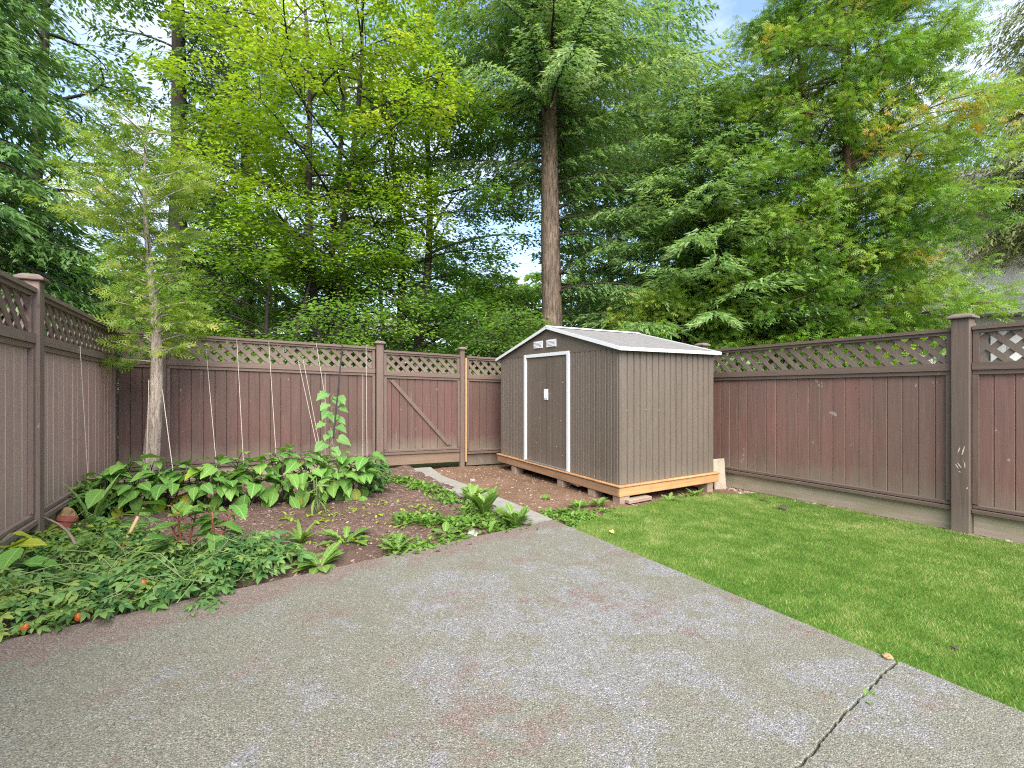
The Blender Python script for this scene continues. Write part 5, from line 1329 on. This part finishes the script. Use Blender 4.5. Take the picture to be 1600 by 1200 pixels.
weed_patch('weeds', 'low weeds spreading between the soil and the patio corner', 'weeds', [(620, 808), (720, 800), (760, 815), (820, 815), (838, 822), (780, 830), (740, 835), (690, 822), (630, 822)], 210, 0.065, 0.03, 'weed', soil_z)
weed_patch('weeds', 'low weeds along the middle of the patio edge', 'weeds', [(590, 862), (620, 845), (660, 850), (740, 830), (740, 845), (640, 866), (600, 872)], 90, 0.06, 0.025, 'weed', soil_z)
weed_patch('weeds', 'low weeds between the path end and the lawn below the shed', 'weeds', [(840, 800), (880, 788), (930, 792), (985, 792), (960, 806), (920, 822), (890, 815)], 230, 0.055, 0.03, 'weed', dirt_z)
weed_patch('weeds', 'sparse weeds at the foot of the shed side', 'weeds', [(1010, 782), (1110, 764), (1140, 768), (1060, 782)], 40, 0.055, 0.03, 'weed', dirt_z)
weed_patch('weeds', 'thin dry weeds scattered over the bare soil', 'weeds', [(430, 800), (640, 780), (740, 800), (600, 850), (440, 870)], 70, 0.05, 0.01, 'yweed', soil_z, 5)

# sprawling tomato vines: compound leaves and stems
def tom_z(x, y): return np.where(y > slab_edge(x) + 0.02, soil_z(x, y), gz(x, y) + 0.004)
tv = []; tf = []
lt = T_ovate([(0, 0.02), (0.3, 0.24), (0.6, 0.22), (1.0, 0.01)], 0.35, 0.2, 0.08)
for (oy, sx, an, sc) in ((0.62, 0, 0, 0.42), (0.55, 1, 0.95, 0.36), (0.55, -1, 0.95, 0.36), (0.26, 1, 1.15, 0.30), (0.26, -1, 1.15, 0.30)):
    v = lt[0] * sc; c, s_ = math.cos(an * sx), math.sin(an * sx)
    v = np.stack([v[:, 0] * c + v[:, 1] * s_, -v[:, 0] * s_ + v[:, 1] * c + oy, v[:, 2] - 0.12 * oy * oy], -1)
    tf.append(lt[1] + sum(len(q) for q in tv)); tv.append(v)
b0 = sum(len(q) for q in tv); tv.append(np.array([[-0.012, 0, 0], [0.012, 0, 0], [0.008, 0.66, -0.04], [-0.008, 0.66, -0.04]])); tf.append(np.array([[b0, b0 + 1, b0 + 2, b0 + 3]]))
TCOMP = (np.vstack(tv), np.vstack(tf))
def vines(label, name, cat, poly, n, lsz, hmax, mat, tc, stems=40, edge=True):
    q = px_poly(poly, n); n = len(q); fol = Fol()
    k = fbm(q[:, 0] * 2.6 + 9, q[:, 1] * 2.6, 3) + rnd(n, 0.10) > -0.17; q = q[k]; n = len(q)
    hb = np.clip(0.5 + 2.2 * fbm(q[:, 0] * 2.2 + 3, q[:, 1] * 2.2, 3), 0.08, 1.0) * hmax
    z = tom_z(q[:, 0], q[:, 1]) + 0.02 + hb * (1 - rng.random(n) ** 2 * 0.75)
    az = rng.random(n) * 6.283
    d = np.stack([np.cos(az), np.sin(az), rnd(n, 0.35)], -1)
    fol.add(TCOMP, np.stack([q[:, 0], q[:, 1], z], -1), d, UP + rvec(n, 0.35), lsz * (0.45 + 1.0 * rng.random(n)), np.clip(tc + 0.7 * fbm(q[:, 0] * 3, q[:, 1] * 3, 2) + rng.normal(0, 0.22, n), 0, 1))
    o = fol.build(name, M[mat], kind='stuff'); tag(o, label, cat)
    mb = MB()
    for k in range(stems):
        c = q[rng.integers(n)]; a = rng.random() * 6.28; L_ = 0.25 + 0.5 * rng.random(); t = np.linspace(-0.5, 0.5, 6)
        x = c[0] + math.cos(a) * L_ * t + 0.03 * np.sin(t * 9); y = c[1] + math.sin(a) * L_ * t
        zz = tom_z(x, y) + 0.03 + hmax * (0.25 + 0.7 * rng.random()) * (0.6 + 0.4 * np.cos(t * 5)); mb.tube(np.stack([x, y, zz], -1), 0.0034, 4)
    return o, mb
TP = [(-20, 905), (50, 858), (120, 835), (210, 828), (250, 862), (300, 880), (380, 872), (450, 868), (470, 880), (430, 900), (335, 922), (240, 950), (150, 972), (60, 990), (-30, 1004)]
o, mb = vines('sprawling tomato vines covering the near left of the garden bed', 'tomato_vines', 'tomato vines', TP, 2400, 0.125, 0.22, 'tomleaf', 0.50, 50)
o2 = mb.build('tomato_stems', M['stem'], None, smooth=True, kind='stuff'); tag(o2, 'tangled bare tomato stems lying over the vines', 'stems')
o, mb = vines('yellow green vines along the foot of the left fence', 'yellow_vines', 'vines', [(40, 862), (75, 845), (140, 838), (200, 850), (150, 880), (70, 890), (30, 890)], 330, 0.15, 0.26, 'yweed', 0.35, 0)
o, mb = vines('thin tomato shoots reaching over the soil toward the rosette weed', 'tomato_shoots', 'tomato vines', [(360, 850), (420, 845), (450, 870), (460, 890), (400, 905), (330, 925), (310, 910)], 120, 0.15, 0.10, 'tomleaf', 0.42, 0)
o, mb = vines('trailing tomato shoot lying on the patio slab', 'trailing_shoot', 'tomato vines', [(300, 952), (330, 928), (380, 915), (345, 932), (312, 958)], 26, 0.12, 0.02, 'tomleaf', 0.5, 0)

def sphere(rad, nu=12, nv=8, sq=1.0, bump=0.0):
    mb = MB(); V = [[0, 0, -rad * sq]]
    for j in range(1, nv):
        for i in range(nu):
            a = i * 2 * math.pi / nu; p = math.pi * j / nv; r_ = rad * (1 + bump * (rng.random() - 0.5)); V.append([r_ * math.sin(p) * math.cos(a), r_ * math.sin(p) * math.sin(a), -r_ * sq * math.cos(p)])
    V.append([0, 0, rad * sq]); F = [(0, 1 + (i + 1) % nu, 1 + i) for i in range(nu)]
    for j in range(nv - 2):
        for i in range(nu): a = 1 + j * nu; F.append((a + i, a + (i + 1) % nu, a + nu + (i + 1) % nu, a + nu + i))
    a = 1 + (nv - 2) * nu; F += [(a + i, a + (i + 1) % nu, len(V) - 1) for i in range(nu)]
    return mb.add(V, F)
TMESH = sphere(0.023, sq=1.15).mesh('tomato', M['tomato'], True)
cm = MB()
for k in range(5):
    a = k * 1.257; cm.add([[0, 0, 0.031], [math.cos(a - 0.3) * 0.012, math.sin(a - 0.3) * 0.012, 0.030], [math.cos(a) * 0.025, math.sin(a) * 0.025, 0.024], [math.cos(a + 0.3) * 0.012, math.sin(a + 0.3) * 0.012, 0.030]], [(0, 1, 2, 3)])
CAL = cm.mesh('calyx', M['stem'])
for px, py, dz, lab in ((38, 987, 0.022, 'ripe tomato on the patio at the far left edge of the vines'), (123, 970, 0.022, 'ripe tomato at the patio edge, left one of a close pair'), (137, 964, 0.045, 'ripe tomato at the patio edge, right one of a close pair'), (223, 935, 0.09, 'ripe tomato hanging higher up among the vine leaves')):
    p = gp(px, py); t_ = thing('tomato', lab, 'tomato', (p[0], p[1], p[2] + dz), rng.random() * 6, 'ripe tomatoes'); t_.rotation_euler[0] = rng.random() * 1.2
    new_obj('fruit', TMESH, t_); new_obj('calyx', CAL, t_)

# ------------------------------------------------------------------ twine, cord
def line(name, label, cat, a, b, rad, mat, sag=0.01, group=None):
    a = np.array(a); b = np.array(b); t = np.linspace(0, 1, 9); p = a + np.outer(t, b - a); p[:, 2] -= sag * np.sin(t * math.pi)
    mb = MB(); mb.tube(p, rad, 5); o = recenter(mb, b).build(name, mat, None, b, smooth=True)
    return tag(o, label, cat, group)
def fy(px, py): return on_y(px, py, 7.965)
GS = 'twines strung from the fence to the plants'
def soilp(px, py): p = gp(px, py); p[2] = float(soil_z(p[0:1], p[1:2])[0]); return p
tw = [(on_x(125, 541, LX + 0.055), soilp(141, 806), 'pale twine on the left fence'), (fy(322, 545), soilp(344, 795), 'leftmost pale twine on the back fence'), (fy(370, 530), soilp(384, 790), 'pale twine second from left on the back fence'),
      (fy(420, 534), soilp(436, 786), 'pale twine over the middle of the strung panel'), (fy(466, 563), soilp(514, 782), 'slanting pale twine, left of the close slanting pair'), (fy(473, 558), soilp(516, 779), 'slanting pale twine, right of the close slanting pair'),
      (fy(494, 536), soilp(534, 776), 'long slanting pale twine that crosses the vine'), (fy(508, 583), soilp(508, 778), 'vertical pale twine just left of the vine'), (fy(567, 584), soilp(567, 772), 'short vertical pale twine near the gate post'), (fy(572, 540), soilp(574, 770), 'thick pale twine nearest the gate post')]
for a, b_, lab in tw: line('twine', lab, 'twine', a, b_, 0.0027, M['twine'], 0.004, GS)
ct = np.array([cb[0], cb[1], 1.45])
line('twine', 'pale twine down the left side of the cedar trunk', 'twine', ct + [-0.03, -0.13, 0.0], soilp(228, 776), 0.004, M['twine'], 0.0, GS)
line('twine', 'pale twine down the right side of the cedar trunk', 'twine', ct + [0.10, -0.10, -0.12], soilp(277, 790), 0.004, M['twine'], 0.0, GS)
line('cord', 'black cord hanging from the lattice down to the vine', 'cord', fy(535, 540), soilp(521, 776) + [0, 0, 0.75], 0.011, M['cord'], 0.0)

# ------------------------------------------------------------------ small things on the ground
p = soilp(98, 838) + [0, 0, 0.03]; pot = thing('flower_pot', 'red clay pot half sunk in the bed by the left fence', 'pot', p, 0.4)
mb = MB(); pr = [(0.045, 0.0), (0.062, 0.11), (0.072, 0.112), (0.072, 0.14), (0.060, 0.14), (0.052, 0.05)]; nu = 16
V = [[r_ * math.cos(i * 2 * math.pi / nu), r_ * math.sin(i * 2 * math.pi / nu), z] for r_, z in pr for i in range(nu)]
F = [(k * nu + i, k * nu + (i + 1) % nu, (k + 1) * nu + (i + 1) % nu, (k + 1) * nu + i) for k in range(len(pr) - 1) for i in range(nu)] + [tuple(range(nu))[::-1], tuple((len(pr) - 1) * nu + i for i in range(nu))]
mb.add(V, F); new_obj('body', mb.mesh('body', M['pot'], False), pot); pot.rotation_euler[1] = R(14)
def rock(label, px, py, size, mat, cat='stone', name='stone', zf=soil_z, sq=0.6, dz=0.0, group=None, rot=(0, 0, 0)):
    p = gp(px, py); p[2] = float(zf(p[0:1], p[1:2])[0]) + size * sq * 0.55 + dz
    o = sphere(size, 9, 6, sq, 0.45).build(name, mat, None, p, rot); return tag(o, label, cat, group)
rock('ochre stone leaning above the red clay pot', 104, 824, 0.075, M['ochre'], dz=0.07, sq=1.0, rot=(0.3, 0.5, 0.2))
rock('pale stone at the foot of the left fence post', 70, 846, 0.055, M['stone'])
rock('round brown stone below the leafy row', 174, 822, 0.035, M['ochre'])
rock('grey concrete lump at the patio edge beside the weeds', 738, 833, 0.06, M['stone'])
rock('tan flat stone lying on the bare soil', 650, 800, 0.05, M['ochre'], sq=0.25)
rock('pale stone beside the path near the gate post', 738, 748, 0.05, M['stone'], zf=dirt_z)
rock('tan stone chip at the joint of the two patio slabs', 1387, 1028, 0.028, M['ochre'], zf=lambda x, y: gz(x, y), sq=0.4)
rock('small grey stone lying in the middle of the lawn', 1492, 1010, 0.017, M['dead'], zf=lambda x, y: lawn_z(x, y) + 0.012, sq=0.5)
def curled(label, px, py, size, mat, zf):
    p = gp(px, py); p[2] = float(zf(p[0:1], p[1:2])[0]) + 0.036
    o = tmesh(OV, mat, 'fallen_leaf'); o = new_obj('fallen_leaf', o, None, p, (0.2, 0.2, rng.random() * 6)); o.scale = (size,) * 3; return tag(o, label, 'leaf')
curled('dark fallen leaf on the lawn, nearer the shed', 1190, 781, 0.10, M['dead'], lawn_z)
curled('dark fallen leaf on the lawn, nearer the fence', 1217, 792, 0.13, M['dead'], lawn_z)
curled('yellow fallen leaf on the lawn edge near the patio', 953, 831, 0.07, M['yfall'], lawn_z)
a = soilp(131, 892); c = on_x(67, 808, LX + 0.16)
mb = MB(); t = np.linspace(0, 1, 8); P_ = a + np.outer(t, c - a) + np.outer(0.07 * np.sin(t * math.pi), np.array([0.5, 0.2, 0.9])); P_[0] = a
mb.tube(P_, np.linspace(0.014, 0.006, 8), 6, wob=0.25); o = recenter(mb, a).build('stick', M['stick'], None, a, smooth=True); tag(o, 'crooked grey stick leaning out of the vines', 'stick')
a = soilp(180, 876); c = a + np.array([0.12, 0.10, 0.30])
mb = MB(); mb.tube([a, c], [0.012, 0.012], 6); o = recenter(mb, a).build('garden_stake', M['stake'], None, a, smooth=True); tag(o, 'short tan stake slanting out of the tomato vines', 'stake')

TOTAL = sum(TRI.values())
